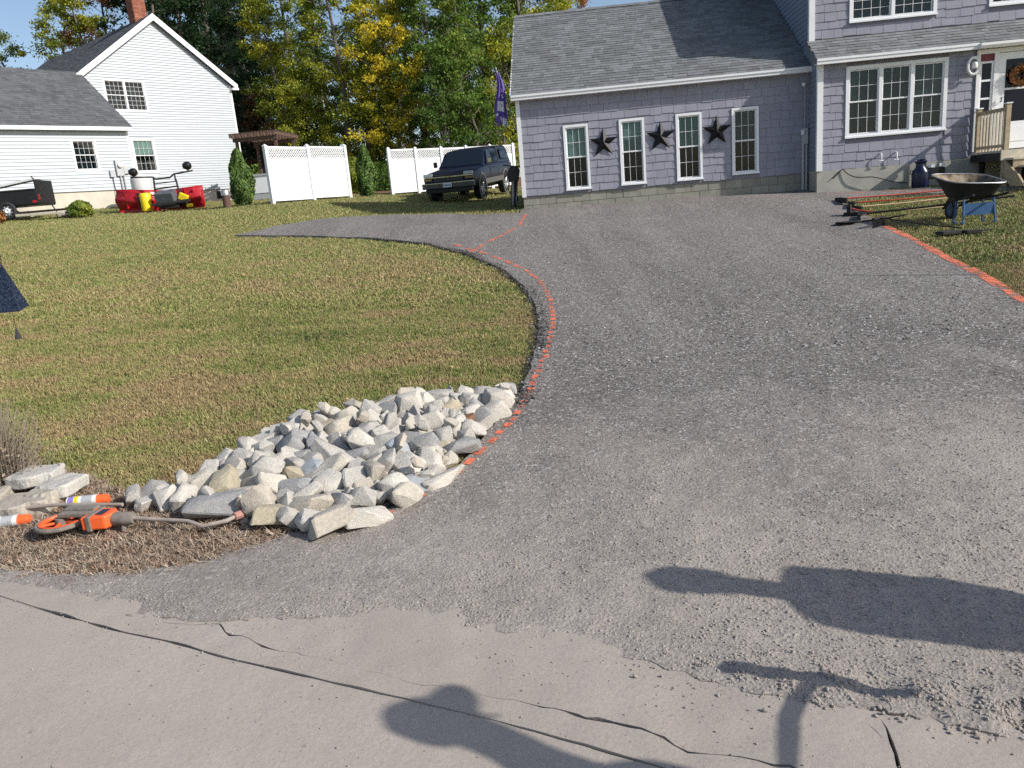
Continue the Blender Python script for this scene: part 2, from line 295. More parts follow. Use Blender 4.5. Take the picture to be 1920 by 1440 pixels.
# ------------------------------------------------------------------ mesh helpers
class MB:
    def __init__(s): s.v = []; s.f = []
    def add(s, vs, fs):
        o = len(s.v); s.v += [tuple(v) for v in vs]; s.f += [tuple(i + o for i in f) for f in fs]; return s
    def box(s, c, d, rot=None):
        x, y, z = (q / 2 for q in d); vs = [Vector((i * x, j * y, k * z)) for i in (-1, 1) for j in (-1, 1) for k in (-1, 1)]
        if rot is not None: vs = [rot @ v for v in vs]
        c = Vector(c); return s.add([v + c for v in vs], [(0, 1, 3, 2), (4, 6, 7, 5), (0, 4, 5, 1), (2, 3, 7, 6), (0, 2, 6, 4), (1, 5, 7, 3)])
    def bb(s, x0, x1, y0, y1, z0, z1): return s.box(((x0 + x1) / 2, (y0 + y1) / 2, (z0 + z1) / 2), (abs(x1 - x0), abs(y1 - y0), abs(z1 - z0)))
    def prism(s, poly, a, b):
        """poly: list of 3-D points (closed, planar); extruded from +a to +b (vectors)"""
        n = len(poly); a = Vector(a); b = Vector(b); P = [Vector(p) for p in poly]
        s.add([p + a for p in P] + [p + b for p in P], [tuple(range(n))[::-1], tuple(range(n, 2 * n))] + [(i, (i + 1) % n, n + (i + 1) % n, n + i) for i in range(n)]); return s
    def tube(s, pts, r, n=8, caps=True):
        pts = [Vector(p) for p in pts]; rs = r if isinstance(r, (list, tuple)) else [r] * len(pts); o = len(s.v); up = None
        for i, p in enumerate(pts):
            d = (pts[min(i + 1, len(pts) - 1)] - pts[max(i - 1, 0)])
            d = d.normalized() if d.length > 1e-9 else Vector((0, 0, 1))
            if up is None: up = Vector((0, 0, 1)) if abs(d.z) < .9 else Vector((1, 0, 0))
            a = d.cross(up).normalized(); b = a.cross(d).normalized(); up = b
            for k in range(n):
                t = 2 * math.pi * k / n; s.v.append(tuple(p + (a * math.cos(t) + b * math.sin(t)) * rs[i]))
        for i in range(len(pts) - 1):
            for k in range(n): s.f.append((o + i * n + k, o + i * n + (k + 1) % n, o + (i + 1) * n + (k + 1) % n, o + (i + 1) * n + k))
        if caps: s.f.append(tuple(o + k for k in range(n))[::-1]); s.f.append(tuple(o + (len(pts) - 1) * n + k for k in range(n)))
        return s
    def lathe(s, prof, c=(0, 0, 0), n=20, axis='z', cap=True):
        o = len(s.v)
        for r, h in prof:
            for k in range(n):
                t = 2 * math.pi * k / n; a, b = r * math.cos(t), r * math.sin(t)
                q = (a, b, h) if axis == 'z' else ((h, a, b) if axis == 'x' else (a, h, b)); s.v.append((q[0] + c[0], q[1] + c[1], q[2] + c[2]))
        m = len(prof)
        for i in range(m - 1):
            for k in range(n): s.f.append((o + i * n + k, o + i * n + (k + 1) % n, o + (i + 1) * n + (k + 1) % n, o + (i + 1) * n + k))
        if cap and prof[0][0] > 1e-6: s.f.append(tuple(o + k for k in range(n))[::-1])
        if cap and prof[-1][0] > 1e-6: s.f.append(tuple(o + (m - 1) * n + k for k in range(n)))
        return s
    def torus(s, c, Rr, r, axis='y', n=28, m=8):
        o = len(s.v)
        for i in range(n):
            t = 2 * math.pi * i / n
            for j in range(m):
                q = 2 * math.pi * j / m; a = (Rr + r * math.cos(q)) * math.cos(t); b = (Rr + r * math.cos(q)) * math.sin(t); h = r * math.sin(q)
                w = {'y': (a, h, b), 'x': (h, a, b), 'z': (a, b, h)}[axis]; s.v.append((w[0] + c[0], w[1] + c[1], w[2] + c[2]))
        for i in range(n):
            for j in range(m): s.f.append((o + i * m + j, o + i * m + (j + 1) % m, o + ((i + 1) % n) * m + (j + 1) % m, o + ((i + 1) % n) * m + j))
        return s
    def mesh(s, name, mt=None, smooth=False):
        me = bpy.data.meshes.new(name); me.from_pydata(s.v, [], s.f)
        bm = bmesh.new(); bm.from_mesh(me); bmesh.ops.recalc_face_normals(bm, faces=bm.faces); bm.to_mesh(me); bm.free()
        if mt: me.materials.append(mt)
        if smooth:
            me.polygons.foreach_set('use_smooth', [True] * len(me.polygons))
            try: me.set_sharp_from_angle(angle=R(38))
            except Exception: pass
        return me
    def build(s, name, mt, parent=None, loc=None, rotz=None, smooth=False, bevel=0):
        o = bpy.data.objects.new(name, s.mesh(name, mt, smooth)); COL.objects.link(o)
        if parent: o.parent = parent
        if loc is not None: o.location = loc
        if rotz is not None: o.rotation_euler = (0, 0, rotz)
        if bevel: b = o.modifiers.new('edge', 'BEVEL'); b.width = bevel; b.segments = 2; b.limit_method = 'ANGLE'; b.angle_limit = R(40)
        return o
def tag(o, label, cat, group=None):
    o['label'] = label; o['category'] = cat
    if group: o['group'] = group
    return o
def thing(name, label, cat, loc=(0, 0, 0), rotz=0, group=None):
    o = bpy.data.objects.new(name, None); COL.objects.link(o); o.location = loc; o.rotation_euler = (0, 0, rotz); o.empty_display_size = .1
    return tag(o, label, cat, group)
def struct(o): o['kind'] = 'structure'; return o
def stuff(o): o['kind'] = 'stuff'; return o
def link(name, me, parent=None, loc=None, rot=None, scale=None):
    o = bpy.data.objects.new(name, me); COL.objects.link(o)
    if parent: o.parent = parent
    if loc is not None: o.location = loc
    if rot is not None: o.rotation_euler = rot
    if scale is not None: o.scale = scale
    return o
def copy_tree(root):
    r = root.copy(); COL.objects.link(r)
    for ch in list(root.children):
        c = ch.copy(); COL.objects.link(c); c.parent = r
        for g in list(ch.children):
            d = g.copy(); COL.objects.link(d); d.parent = c
    return r

# ------------------------------------------------------------------ ground sheets
def inpoly(px, py, poly):
    c = np.zeros(px.shape, bool); n = len(poly)
    for i in range(n):
        x1, y1 = poly[i]; x2, y2 = poly[(i + 1) % n]
        if y1 == y2: continue
        c ^= ((y1 > py) != (y2 > py)) & (px < (x2 - x1) * (py - y1) / (y2 - y1) + x1)
    return c
def densify(poly, step, jit=0.0, seed=0):
    r = random.Random(seed); out = []
    for i in range(len(poly)):
        a = Vector(poly[i]); b = Vector(poly[(i + 1) % len(poly)]); L = (b - a).length; st = step * max(.6, min(a.y, b.y) / 4)
        n = max(1, int(L / st)); nn = Vector((-(b - a).y, (b - a).x)).normalized() if L > 0 else Vector((0, 0))
        for k in range(n):
            p = a.lerp(b, k / n); j = r.uniform(-jit, jit) * (0 if k == 0 else 1); out.append((p.x + nn.x * j, p.y + nn.y * j))
    return out
def lodpts(x0, x1, y0, y1, s0, grow, seed=1):
    g = np.random.default_rng(seed); xs = []; ys = []; y = y0
    while y < y1:
        st = max(s0, grow * max(y, .5)); x = np.arange(x0, x1, st); xs.append(x + g.uniform(-.3, .3, len(x)) * st); ys.append(np.full(len(x), y) + g.uniform(-.3, .3, len(x)) * st); y += st
    return np.concatenate(xs), np.concatenate(ys)
def sheet(name, outline, lift, mt, s0=.05, grow=.012, holes=(), relief=None, drop=.02, jit=.01, edge_step=.05, seed=1, region=None):
    out = densify(outline, edge_step, jit, seed)
    xs, ys = zip(*out); gx, gy = lodpts(min(xs), max(xs), min(ys), max(ys), s0, grow, seed)
    k = inpoly(gx, gy, out)
    for h in holes: k &= ~inpoly(gx, gy, h)
    gx, gy = gx[k], gy[k]
    verts = [Vector(p) for p in out]; edges = [(i, (i + 1) % len(out)) for i in range(len(out))]
    for h in holes:
        o = len(verts); verts += [Vector(p) for p in h]; edges += [(o + i, o + (i + 1) % len(h)) for i in range(len(h))]
    verts += [Vector((float(a), float(b))) for a, b in zip(gx, gy)]
    V, E, F, *_ = delaunay_2d_cdt(verts, edges, [], 0, 1e-5)
    A = np.array([(v.x, v.y) for v in V]); z = TZ(A[:, 0], A[:, 1]) + lift
    if relief is not None: z = z + relief(A[:, 0], A[:, 1])
    F = [f for f in F]; cx = np.array([(sum(V[i].x for i in f) / len(f), sum(V[i].y for i in f) / len(f)) for f in F])
    keep = inpoly(cx[:, 0], cx[:, 1], out)
    for h in holes: keep &= ~inpoly(cx[:, 0], cx[:, 1], h)
    F = [f for f, q in zip(F, keep) if q]
    me = bpy.data.meshes.new(name); me.from_pydata([(a[0], a[1], float(q)) for a, q in zip(A, z)], [], F)
    bm = bmesh.new(); bm.from_mesh(me); bmesh.ops.recalc_face_normals(bm, faces=bm.faces)
    if sum(f.normal.z for f in bm.faces) < 0: bmesh.ops.reverse_faces(bm, faces=bm.faces)
    be = [e for e in bm.edges if e.is_boundary]; r = bmesh.ops.extrude_edge_only(bm, edges=be)
    for v in [g for g in r['geom'] if isinstance(g, bmesh.types.BMVert)]: v.co.z -= drop
    bmesh.ops.delete(bm, geom=[v for v in bm.verts if not v.link_faces], context='VERTS')
    bm.to_mesh(me); bm.free(); me.materials.append(mt)
    for p in me.polygons: p.use_smooth = True
    try: me.set_sharp_from_angle(angle=R(50))
    except Exception: pass
    o = bpy.data.objects.new(name, me); COL.objects.link(o); return o
def nz(x, y, s, seed=0.0): return np.array([noise.noise((a * s + seed, b * s, seed)) for a, b in zip(x, y)])
P2 = lambda u, v: tuple(gp(u, v)[:2])

# base terrain to the horizon
def ground():
    def axis(a, b, near, st):
        pts = []; q = 0.0
        while q < b:
            pts.append(q); q += max(st, (q - near) * .12 if q > near else st)
        return pts
    ax = axis(0, 900, 24, .4); xs = np.array(sorted(set([-p for p in ax] + ax))) ; ys = np.array(sorted(set([-p for p in axis(0, 300, 6, .6)] + axis(0, 900, 50, .4))))
    X, Y = np.meshgrid(xs, ys); Z = TZ(X, Y) - .035; nx = len(xs)
    me = bpy.data.meshes.new('lawn'); v = np.stack([X.ravel(), Y.ravel(), Z.ravel()], 1)
    f = [(j * nx + i, j * nx + i + 1, (j + 1) * nx + i + 1, (j + 1) * nx + i) for j in range(len(ys) - 1) for i in range(nx - 1)]
    me.from_pydata(v.tolist(), [], f); me.materials.append(M['lawn']); o = bpy.data.objects.new('ground', me); COL.objects.link(o); struct(o)
    for p in me.polygons: p.use_smooth = True
ground()

CURVE = [(560, 1000), (600, 1005), (700, 970), (800, 925), (870, 865), (930, 795), (975, 740), (992, 700), (1006, 650), (1012, 600), (1002, 565), (980, 535), (940, 503), (880, 477), (800, 457), (700, 447), (600, 443), (440, 442)]
CURVE_W = [P2(*p) for p in CURVE]
GRAVEL_FRONT = [(1920, 1392), (1800, 1365), (1700, 1345), (1600, 1335), (1500, 1318), (1400, 1300), (1300, 1270), (1200, 1238), (1100, 1212), (1000, 1192), (900, 1178), (830, 1170), (700, 1160), (600, 1162), (500, 1160), (400, 1165), (300, 1160), (200, 1152), (120, 1140), (50, 1118), (0, 1108)]
GF = [P2(*p) for p in GRAVEL_FRONT]
RIGHT_EDGE = [(1920, 345), (1920, 353), (1760, 363), (1640, 368), (1575, 375), (1590, 385), (1620, 400), (1660, 424), (1720, 452), (1780, 482), (1850, 520), (1920, 560)]
RE = [P2(*p) for p in RIGHT_EDGE]
TOP = [(520, 424), (600, 411), (700, 404), (800, 402), (900, 402), (975, 400)]
TOPW = [P2(*p) for p in TOP]
GH = (at(983, 392, 19.0)); HA = R(-5.6)                       # purple house corner and its turn
HM = Matrix.Translation(GH) @ Matrix.Rotation(HA, 4, 'Z')
def H(x, y, z=0): return HM @ Vector((x, y, z))
def H2(x, y): p = H(x, y); return (p.x, p.y)
drive = CURVE_W + TOPW + [H2(-.05, .3), H2(3, .3), H2(6.65, .3), H2(6.75, -.45)] + [P2(1545, 361), P2(1650, 357), P2(1760, 352)] + RE[0:] + [(5.6, 5.6), (6.6, 4.2), (8.0, 2.2), (8.0, 1.15)] + [(4, 1.45)] + GF + [(-6.0, 3.9), (-6.5, 4.1), (-3.6, 3.62), P2(0, 1070), P2(160, 1080), P2(330, 1066), P2(450, 1032)]
def relief_drive(x, y):
    near = np.clip((9 - y) / 6, 0, 1)
    r = nz(x, y, 1.1) * .016 + nz(x, y, 5, 3.1) * .007 + near * nz(x, y, 22, 7.7) * .008
    # loose ridge of gravel pushed up against the street edge, right half
    gx = np.array([p[0] for p in GF])[::-1]; gy = np.array([p[1] for p in GF])[::-1]
    d = y - np.interp(x, gx, gy); amp = np.clip((x - .3) / .9, 0, 1)
    return r + amp * .020 * np.exp(-((d - .10) / .09) ** 2) * (1 + 1.4 * nz(x, y, 9, 5.5)) + amp * np.exp(-((d - .10) / .12) ** 2) * nz(x, y, 38, 2.2) * .009 - .012 * np.exp(-(d / .11) ** 2)
driveway = struct(sheet('driveway', drive, .012, M['gravel'], .035, .0105, relief=relief_drive, drop=.05, jit=.014))

def ribbon(pts, w):
    """thin closed outline around a pixel polyline: half widths w (metres)"""
    P = [Vector(P2(*p)) for p in pts]; Lf = []; Rt = []; ws = w if isinstance(w, list) else [w] * len(P)
    Q = []; W2 = []
    r = random.Random(len(pts))
    for i in range(len(P) - 1):
        n = max(1, int((P[i + 1] - P[i]).length / .035))
        for k in range(n):
            q = P[i].lerp(P[i + 1], k / n); d = (P[i + 1] - P[i]).normalized(); nn = Vector((-d.y, d.x)); Q.append(q + nn * r.uniform(-.007, .007)); W2.append(ws[i] + (ws[i + 1] - ws[i]) * k / n)
    Q.append(P[-1]); W2.append(.0008)
    for i, q in enumerate(Q):
        d = (Q[min(i + 1, len(Q) - 1)] - Q[max(0, i - 1)]).normalized(); nn = Vector((-d.y, d.x)); ww = max(.0003, W2[i] * r.uniform(.35, 1.25) * (.75 + 1.5 * noise.noise(Vector((q.x * 2.3, q.y * 2.3, 4)))))
        Lf.append(tuple(q + nn * ww)); Rt.append(tuple(q - nn * ww))
    return Lf + Rt[::-1]
JOINT = [(-200, 1078), (0, 1118), (60, 1138), (145, 1163), (300, 1200), (460, 1240), (620, 1280), (760, 1310), (860, 1335), (960, 1362), (1100, 1395), (1230, 1436), (1300, 1462), (1500, 1530), (1900, 1660)]
JW = [P2(*p) for p in JOINT]
CB = ribbon([(300, 1168), (345, 1172), (410, 1172), (432, 1192), (470, 1198), (492, 1216), (540, 1222), (640, 1245), (760, 1278), (880, 1300), (960, 1313), (1060, 1335), (1120, 1352), (1180, 1365), (1245, 1384), (1290, 1412), (1350, 1416), (1420, 1430), (1480, 1440), (1600, 1470)], [.0015, .002, .003, .004, .0012, .004, .0025, .0025, .003, .002, .0035, .004, .005, .004, .006, .005, .004, .005, .006, .005])
CC = ribbon([(1650, 1352), (1660, 1370), (1668, 1395), (1682, 1440), (1692, 1480)], [.002, .007, .009, .010, .008])
CD = ribbon([(1625, 1358), (1640, 1372), (1655, 1388)], [.001, .003, .001])
_gj = [Vector(p) for p in JW]; gj = []; gap = []
GAPS = [.0004, .0004, .0006, .013, .007, .003, .0025, .002, .003, .002, .003, .003, .003, .003, .003]
for _i in range(len(_gj) - 1):
    _seg = max(1, int((_gj[_i + 1] - _gj[_i]).length / .04))
    for _k in range(_seg):
        _q = _gj[_i].lerp(_gj[_i + 1], _k / _seg); _q = _q + Vector((noise.noise(Vector((_q.x * 3, _q.y * 3, 1))), noise.noise(Vector((_q.x * 3, _q.y * 3, 8))))) * .010
        gj.append(_q); gap.append(max(.0003, (GAPS[_i] + (GAPS[_i + 1] - GAPS[_i]) * _k / _seg) * (.75 + 1.3 * noise.noise(Vector((_q.x * 5, _q.y * 5, 3))))))
gj.append(_gj[-1]); gap.append(.003)
def off(P, dists):
    out = []
    for i, q in enumerate(P):
        d = (P[min(i + 1, len(P) - 1)] - P[max(0, i - 1)]).normalized(); out.append(tuple(q + Vector((-d.y, d.x)) * dists[i]))
    return out
def rel_road(x, y): return nz(x, y, 1.3, 2.0) * .006 + nz(x, y, 12, 4.0) * .0016
def rel_apron(x, y): return nz(x, y, 1.5, 6.0) * .008 + nz(x, y, 8, 1.0) * .004
apron_poly = off(gj, gap) + [(9, .4), (9, 1.3), (5, 1.5)] + [(p[0], p[1] + .12) for p in GF] + [(-6.4, 4.05)]
apron = struct(sheet('road_apron', apron_poly, .003, M['apron'], .035, .012, holes=(CB, CC, CD), relief=rel_apron, drop=.035, jit=.0, edge_step=.04))
gjr = off(gj, [-g for g in gap])
road_poly = gjr[::-1] + [(-9, 4.6), (-14, 4.9), (-14, -8), (14, -8), (14, .2)]
road = struct(sheet('road', road_poly, .0, M['road'], .05, .02, relief=rel_road, drop=.035, jit=0, edge_step=.05))
crackbed = struct(sheet('road_base', [(-9, 5.2), (9.2, 2.8), (9.2, -1.5), (-9, 1.5)], -.016, M['crack'], .3, .05, jit=0))

# verge between lawn, rocks and street
verge_poly = [(-6.5, 4.1), (-3.6, 3.6), P2(0, 1078), P2(160, 1088), P2(330, 1074), P2(450, 1040), P2(560, 1008), P2(600, 1000), P2(560, 960), P2(450, 930), P2(300, 915), P2(215, 915), P2(165, 890), P2(60, 870), P2(-60, 860), (-6.5, 5.6)]
verge = struct(sheet('verge', verge_poly, -.012, M['verge'], .05, .015, relief=lambda x, y: nz(x, y, 5, 8) * .02 + nz(x, y, 18, 2) * .01, drop=.03, jit=.03))
BED = [(225, 950), (335, 925), (385, 905), (480, 852), (560, 806), (650, 792), (745, 768), (835, 757), (900, 757), (955, 738), (958, 756), (922, 796), (858, 862), (786, 920), (690, 962), (592, 1000), (540, 985), (440, 975), (350, 965), (250, 952)]
BW = [P2(*p) for p in BED]
bed = struct(sheet('rock_bed', BW, .0, M['verge'], .06, .015, relief=lambda x, y: nz(x, y, 5, 8) * .02, drop=.04, jit=.03))

# paint marks sprayed on the driveway
def drape_quad(name, a, b, w, lift=.022, parent=None):
    a = Vector(a); b = Vector(b); d = (b - a); L = d.length; d = d.normalized(); nn = Vector((-d.y, d.x)); n = max(2, int(L / .06)); v = []; f = []
    for i in range(n + 1):
        q = a.lerp(b, i / n)
        for j in range(3):
            r = q + nn * w * (j - 1) / 2; v.append((r.x, r.y, tz(r.x, r.y) + lift))
    v = np.array(v); v[:, 2] += relief_drive(v[:, 0], v[:, 1]) - .006
    for i in range(n):
        for j in range(2): f.append((i * 3 + j, i * 3 + j + 1, i * 3 + j + 4, i * 3 + j + 3))
    me = bpy.data.meshes.new(name); me.from_pydata(v.tolist(), [], f); me.materials.append(M['spray'])
    o = bpy.data.objects.new(name, me); COL.objects.link(o); o.parent = parent; return o
def along(pts, step, duty, w, name='paint_dash', wob=.01, seed=3):
    r = random.Random(seed); P = [Vector(P2(*p)) for p in pts]; s = 0
    for i in range(len(P) - 1):
        L = (P[i + 1] - P[i]).length
        n = max(1, round(L / step))
        for k in range(n):
            a = P[i].lerp(P[i + 1], (k + .05) / n); b = P[i].lerp(P[i + 1], (k + .05 + duty * r.uniform(.75, 1.1)) / n)
            j = Vector((r.uniform(-wob, wob), r.uniform(-wob, wob))); drape_quad(name, a + j, b + j, w * r.uniform(.8, 1.2), parent=driveway)
along([(1012, 528), (1030, 556), (1037, 590), (1033, 630), (1023, 668), (1005, 706), (992, 740), (966, 785), (930, 825), (890, 862), (840, 902), (800, 928), (740, 960), (650, 995)], .17, .62, .055)
along([(985, 508), (1012, 528)], .3, .8, .05); along([(850, 459), (900, 472), (945, 490), (985, 508)], .45, .7, .07)
along([(880, 474), (945, 440), (975, 425), (985, 402)], 1.0, .85, .06)
along([(1660, 426), (1720, 455), (1780, 486), (1850, 524), (1920, 566)], .5, 1.0, .115, 'paint_line', .004)
along([(1548, 364), (1650, 361), (1765, 356)], 1.2, .9, .05, 'paint_line')

# ------------------------------------------------------------------ scatter (points + instances) for what nobody could count
PROTO = bpy.data.collections.new('prototypes')                      # never linked into the scene
def scatter(name, pts, rot, scl, meshes, mt, align=None):
    c = bpy.data.collections.new(name + '_kinds')
    for i, me in enumerate(meshes):
        me.materials.clear(); me.materials.append(mt); c.objects.link(bpy.data.objects.new(name + '_kind', me))
    me = bpy.data.meshes.new(name); n = len(pts); me.vertices.add(n); me.vertices.foreach_set('co', np.asarray(pts, np.float32).ravel())
    a = me.attributes.new('rot', 'FLOAT_VECTOR', 'POINT'); a.data.foreach_set('vector', np.asarray(rot, np.float32).ravel())
    b = me.attributes.new('scl', 'FLOAT_VECTOR', 'POINT'); b.data.foreach_set('vector', np.asarray(scl, np.float32).ravel())
    me.materials.append(mt); o = bpy.data.objects.new(name, me); COL.objects.link(o)
    g = bpy.data.node_groups.new(name, 'GeometryNodeTree'); g.interface.new_socket('Geometry', in_out='INPUT', socket_type='NodeSocketGeometry'); g.interface.new_socket('Geometry', in_out='OUTPUT', socket_type='NodeSocketGeometry')
    N = g.nodes; i = N.new('NodeGroupInput'); q = N.new('NodeGroupOutput'); ip = N.new('GeometryNodeInstanceOnPoints'); ci = N.new('GeometryNodeCollectionInfo')
    ci.inputs['Collection'].default_value = c; ci.inputs['Separate Children'].default_value = True; ci.inputs['Reset Children'].default_value = True; ip.inputs['Pick Instance'].default_value = True
    r = N.new('GeometryNodeInputNamedAttribute'); r.data_type = 'FLOAT_VECTOR'; r.inputs[0].default_value = 'rot'
    s = N.new('GeometryNodeInputNamedAttribute'); s.data_type = 'FLOAT_VECTOR'; s.inputs[0].default_value = 'scl'
    m2p = N.new('GeometryNodeMeshToPoints')
    g.links.new(i.outputs[0], m2p.inputs[0]); g.links.new(m2p.outputs[0], ip.inputs['Points']); g.links.new(ci.outputs[0], ip.inputs['Instance'])
    g.links.new(r.outputs[0], ip.inputs['Rotation']); g.links.new(s.outputs[0], ip.inputs['Scale']); g.links.new(ip.outputs[0], q.inputs[0])
    md = o.modifiers.new('scatter', 'NODES'); md.node_group = g; return stuff(o)
def pebble_mesh(seed):
    r = random.Random(seed); bm = bmesh.new(); bmesh.ops.create_icosphere(bm, subdivisions=1, radius=1)
    for v in bm.verts: v.co = Vector((v.co.x, v.co.y * r.uniform(.7, 1), v.co.z * .65)) * r.uniform(.7, 1.25)
    me = bpy.data.meshes.new('pebble'); bm.to_mesh(me); bm.free(); return me
def tuft_mesh(seed, n=9, h=.045, spread=.03, w=.0035, lean=.5):
    r = random.Random(seed); m = MB()
    for i in range(n):
        a = r.uniform(0, 6.28); d = r.uniform(0, spread); x, y = math.cos(a) * d, math.sin(a) * d; t = r.uniform(0, 6.28); hh = h * r.uniform(.45, 1.15); l = r.uniform(.1, lean) * hh * 1.6; b = r.uniform(0, 6.28)
        wx, wy = math.cos(t) * w * r.uniform(.7, 1.4), math.sin(t) * w; mx, my = x + math.cos(b) * l * .35, y + math.sin(b) * l * .35; tx, ty = x + math.cos(b) * l, y + math.sin(b) * l
        m.add([(x - wx, y - wy, -.01), (x + wx, y + wy, -.01), (mx + wx * .8, my + wy * .8, hh * .6), (mx - wx * .8, my - wy * .8, hh * .6), (tx, ty, hh)], [(0, 1, 2, 3), (3, 2, 4)])
    me = bpy.data.meshes.new('tuft'); me.from_pydata(m.v, [], m.f); return me
TANX = .80
def frustum_pts(n, y0, y1, power=1.0, g=rng):
    """random plan points in the strip of ground in front of the camera, denser where near"""
    u = g.random(n); y = y0 + (y1 - y0) * u ** power; x = g.uniform(-1, 1, n) * (TANX * y + .6); return x, y
drive_d = densify(drive, .5); verge_d = verge_poly; bed_d = BW
# loose stones on the drive
pm = [pebble_mesh(i) for i in range(6)]
def put_pebbles(name, x, y, smin, smax, lift=.014, g=rng, rel=True, mt=None):
    z = TZ(x, y) + lift + (relief_drive(x, y) if rel else 0); n = len(x); s = smin * (smax / smin) ** (g.random(n) ** 2.2)
    return scatter(name, np.stack([x, y, z], 1), np.stack([g.uniform(-.5, .5, n), g.uniform(-.5, .5, n), g.uniform(0, 6.28, n)], 1), np.repeat(s[:, None], 3, 1), [q.copy() for q in pm], mt or M['pebble'])
x1, y1 = frustum_pts(75000, 2.0, 6.5, 1.2); k = inpoly(x1, y1, drive_d); x1, y1 = x1[k], y1[k]; dens = nz(x1, y1, 1.4, 9) + rng.normal(0, .25, len(x1)); k = dens > -.15; x1, y1 = x1[k], y1[k]
x2, y2 = frustum_pts(38000, 6.5, 17, 1.5); k = inpoly(x2, y2, drive_d) & (rng.random(len(x2)) < .8); x2, y2 = x2[k], y2[k]
gravel1 = put_pebbles('loose_gravel', np.concatenate([x1]), np.concatenate([y1]), .0028, .0085, .012)
gravel2 = put_pebbles('gravel_crumbs', x2, y2, .007, .018, .010)
# ridge crumbs on the right and crumbly dark edge of the curve
gx = np.array([p[0] for p in GF]); gy = np.array([p[1] for p in GF]); tt = rng.uniform(.1, 2.2, 9000); yy = np.interp(tt, gx[::-1], gy[::-1]) + .10 + rng.normal(0, .065, 9000)
k = rng.random(9000) < np.clip((tt - .1) / 1.2, .12, 1); put_pebbles('gravel_ridge', tt[k], yy[k], .0028, .0095, .010)
cx_ = []; cy_ = []
for i in range(5, 15):
    a, b = CURVE_W[i], CURVE_W[i + 1]; L = math.dist(a, b); n = int(L * 420); t = rng.random(n); cx_.append(a[0] + (b[0] - a[0]) * t + rng.normal(.03, .05, n)); cy_.append(a[1] + (b[1] - a[1]) * t + rng.normal(0, .05, n))
edge_crumbs = put_pebbles('edge_crumbs', np.concatenate(cx_), np.concatenate(cy_), .006, .019, .008, rel=False, mt=M['crumb'])
# dark crumbs thrown on the street
xr, yr = frustum_pts(9000, 1.6, 3.6); k = ~inpoly(xr, yr, drive_d) & ~inpoly(xr, yr, verge_d); xr, yr = xr[k], yr[k]; gfy = np.interp(xr, gx[::-1], gy[::-1]); k = rng.random(len(xr)) < np.exp(-np.abs(yr - gfy) / .25) + .06
put_pebbles('street_crumbs', xr[k], yr[k], .0015, .005, .004, rel=False)

# grass
def on_lawn(x, y):
    k = ~inpoly(x, y, drive_d) & ~inpoly(x, y, verge_d) & ~inpoly(x, y, bed_d)
    k &= y > np.interp(x, [-8, -3.2, -2.6, 0, 8], [4.6, 4.5, 4.4, 3.5, 1.5])
    # keep off the purple house
    hx = (x - GH.x) * math.cos(HA) + (y - GH.y) * math.sin(HA); hy = -(x - GH.x) * math.sin(HA) + (y - GH.y) * math.cos(HA)
    return k & ~((hx > -.02) & (hy > -.02)) & ~((hx > 6.7) & (hy > -.68))
tm = [tuft_mesh(i) for i in range(8)]; tm_far = [tuft_mesh(20 + i, 12, .05, .08, .007, .8) for i in range(6)]; tm_dry = [tuft_mesh(40 + i, 8, .035, .03, .003, 1.6) for i in range(6)]
def grass(name, n, y0, y1, meshes, mt, s0, s1, power=1.2, mask=on_lawn, lift=-.035):
    x, y = frustum_pts(n, y0, y1, power); k = mask(x, y); x, y = x[k], y[k]; z = TZ(x, y) + lift; n = len(x); s = rng.uniform(s0, s1, n)
    return scatter(name, np.stack([x, y, z], 1), np.stack([rng.uniform(-.25, .25, n), rng.uniform(-.25, .25, n), rng.uniform(0, 6.28, n)], 1), np.stack([s, s, s * rng.uniform(.7, 1.1, n)], 1), meshes, mt)
grass('lawn_grass', 120000, 4.4, 9.5, tm, M['blade'], .55, .95)
grass('middle_lawn_grass', 70000, 9.5, 19, tm_far, M['blade'], .5, .85)
grass('far_lawn_grass', 60000, 19, 35, tm_far, M['blade'], .75, 1.25)
grass('dry_verge_grass', 42000, 3.2, 5.2, tm_dry, M['dryblade'], .6, 1.3, 1.0, mask=lambda x, y: inpoly(x, y, verge_d) & (rng.random(len(x)) < .8), lift=-.012)
#PART2

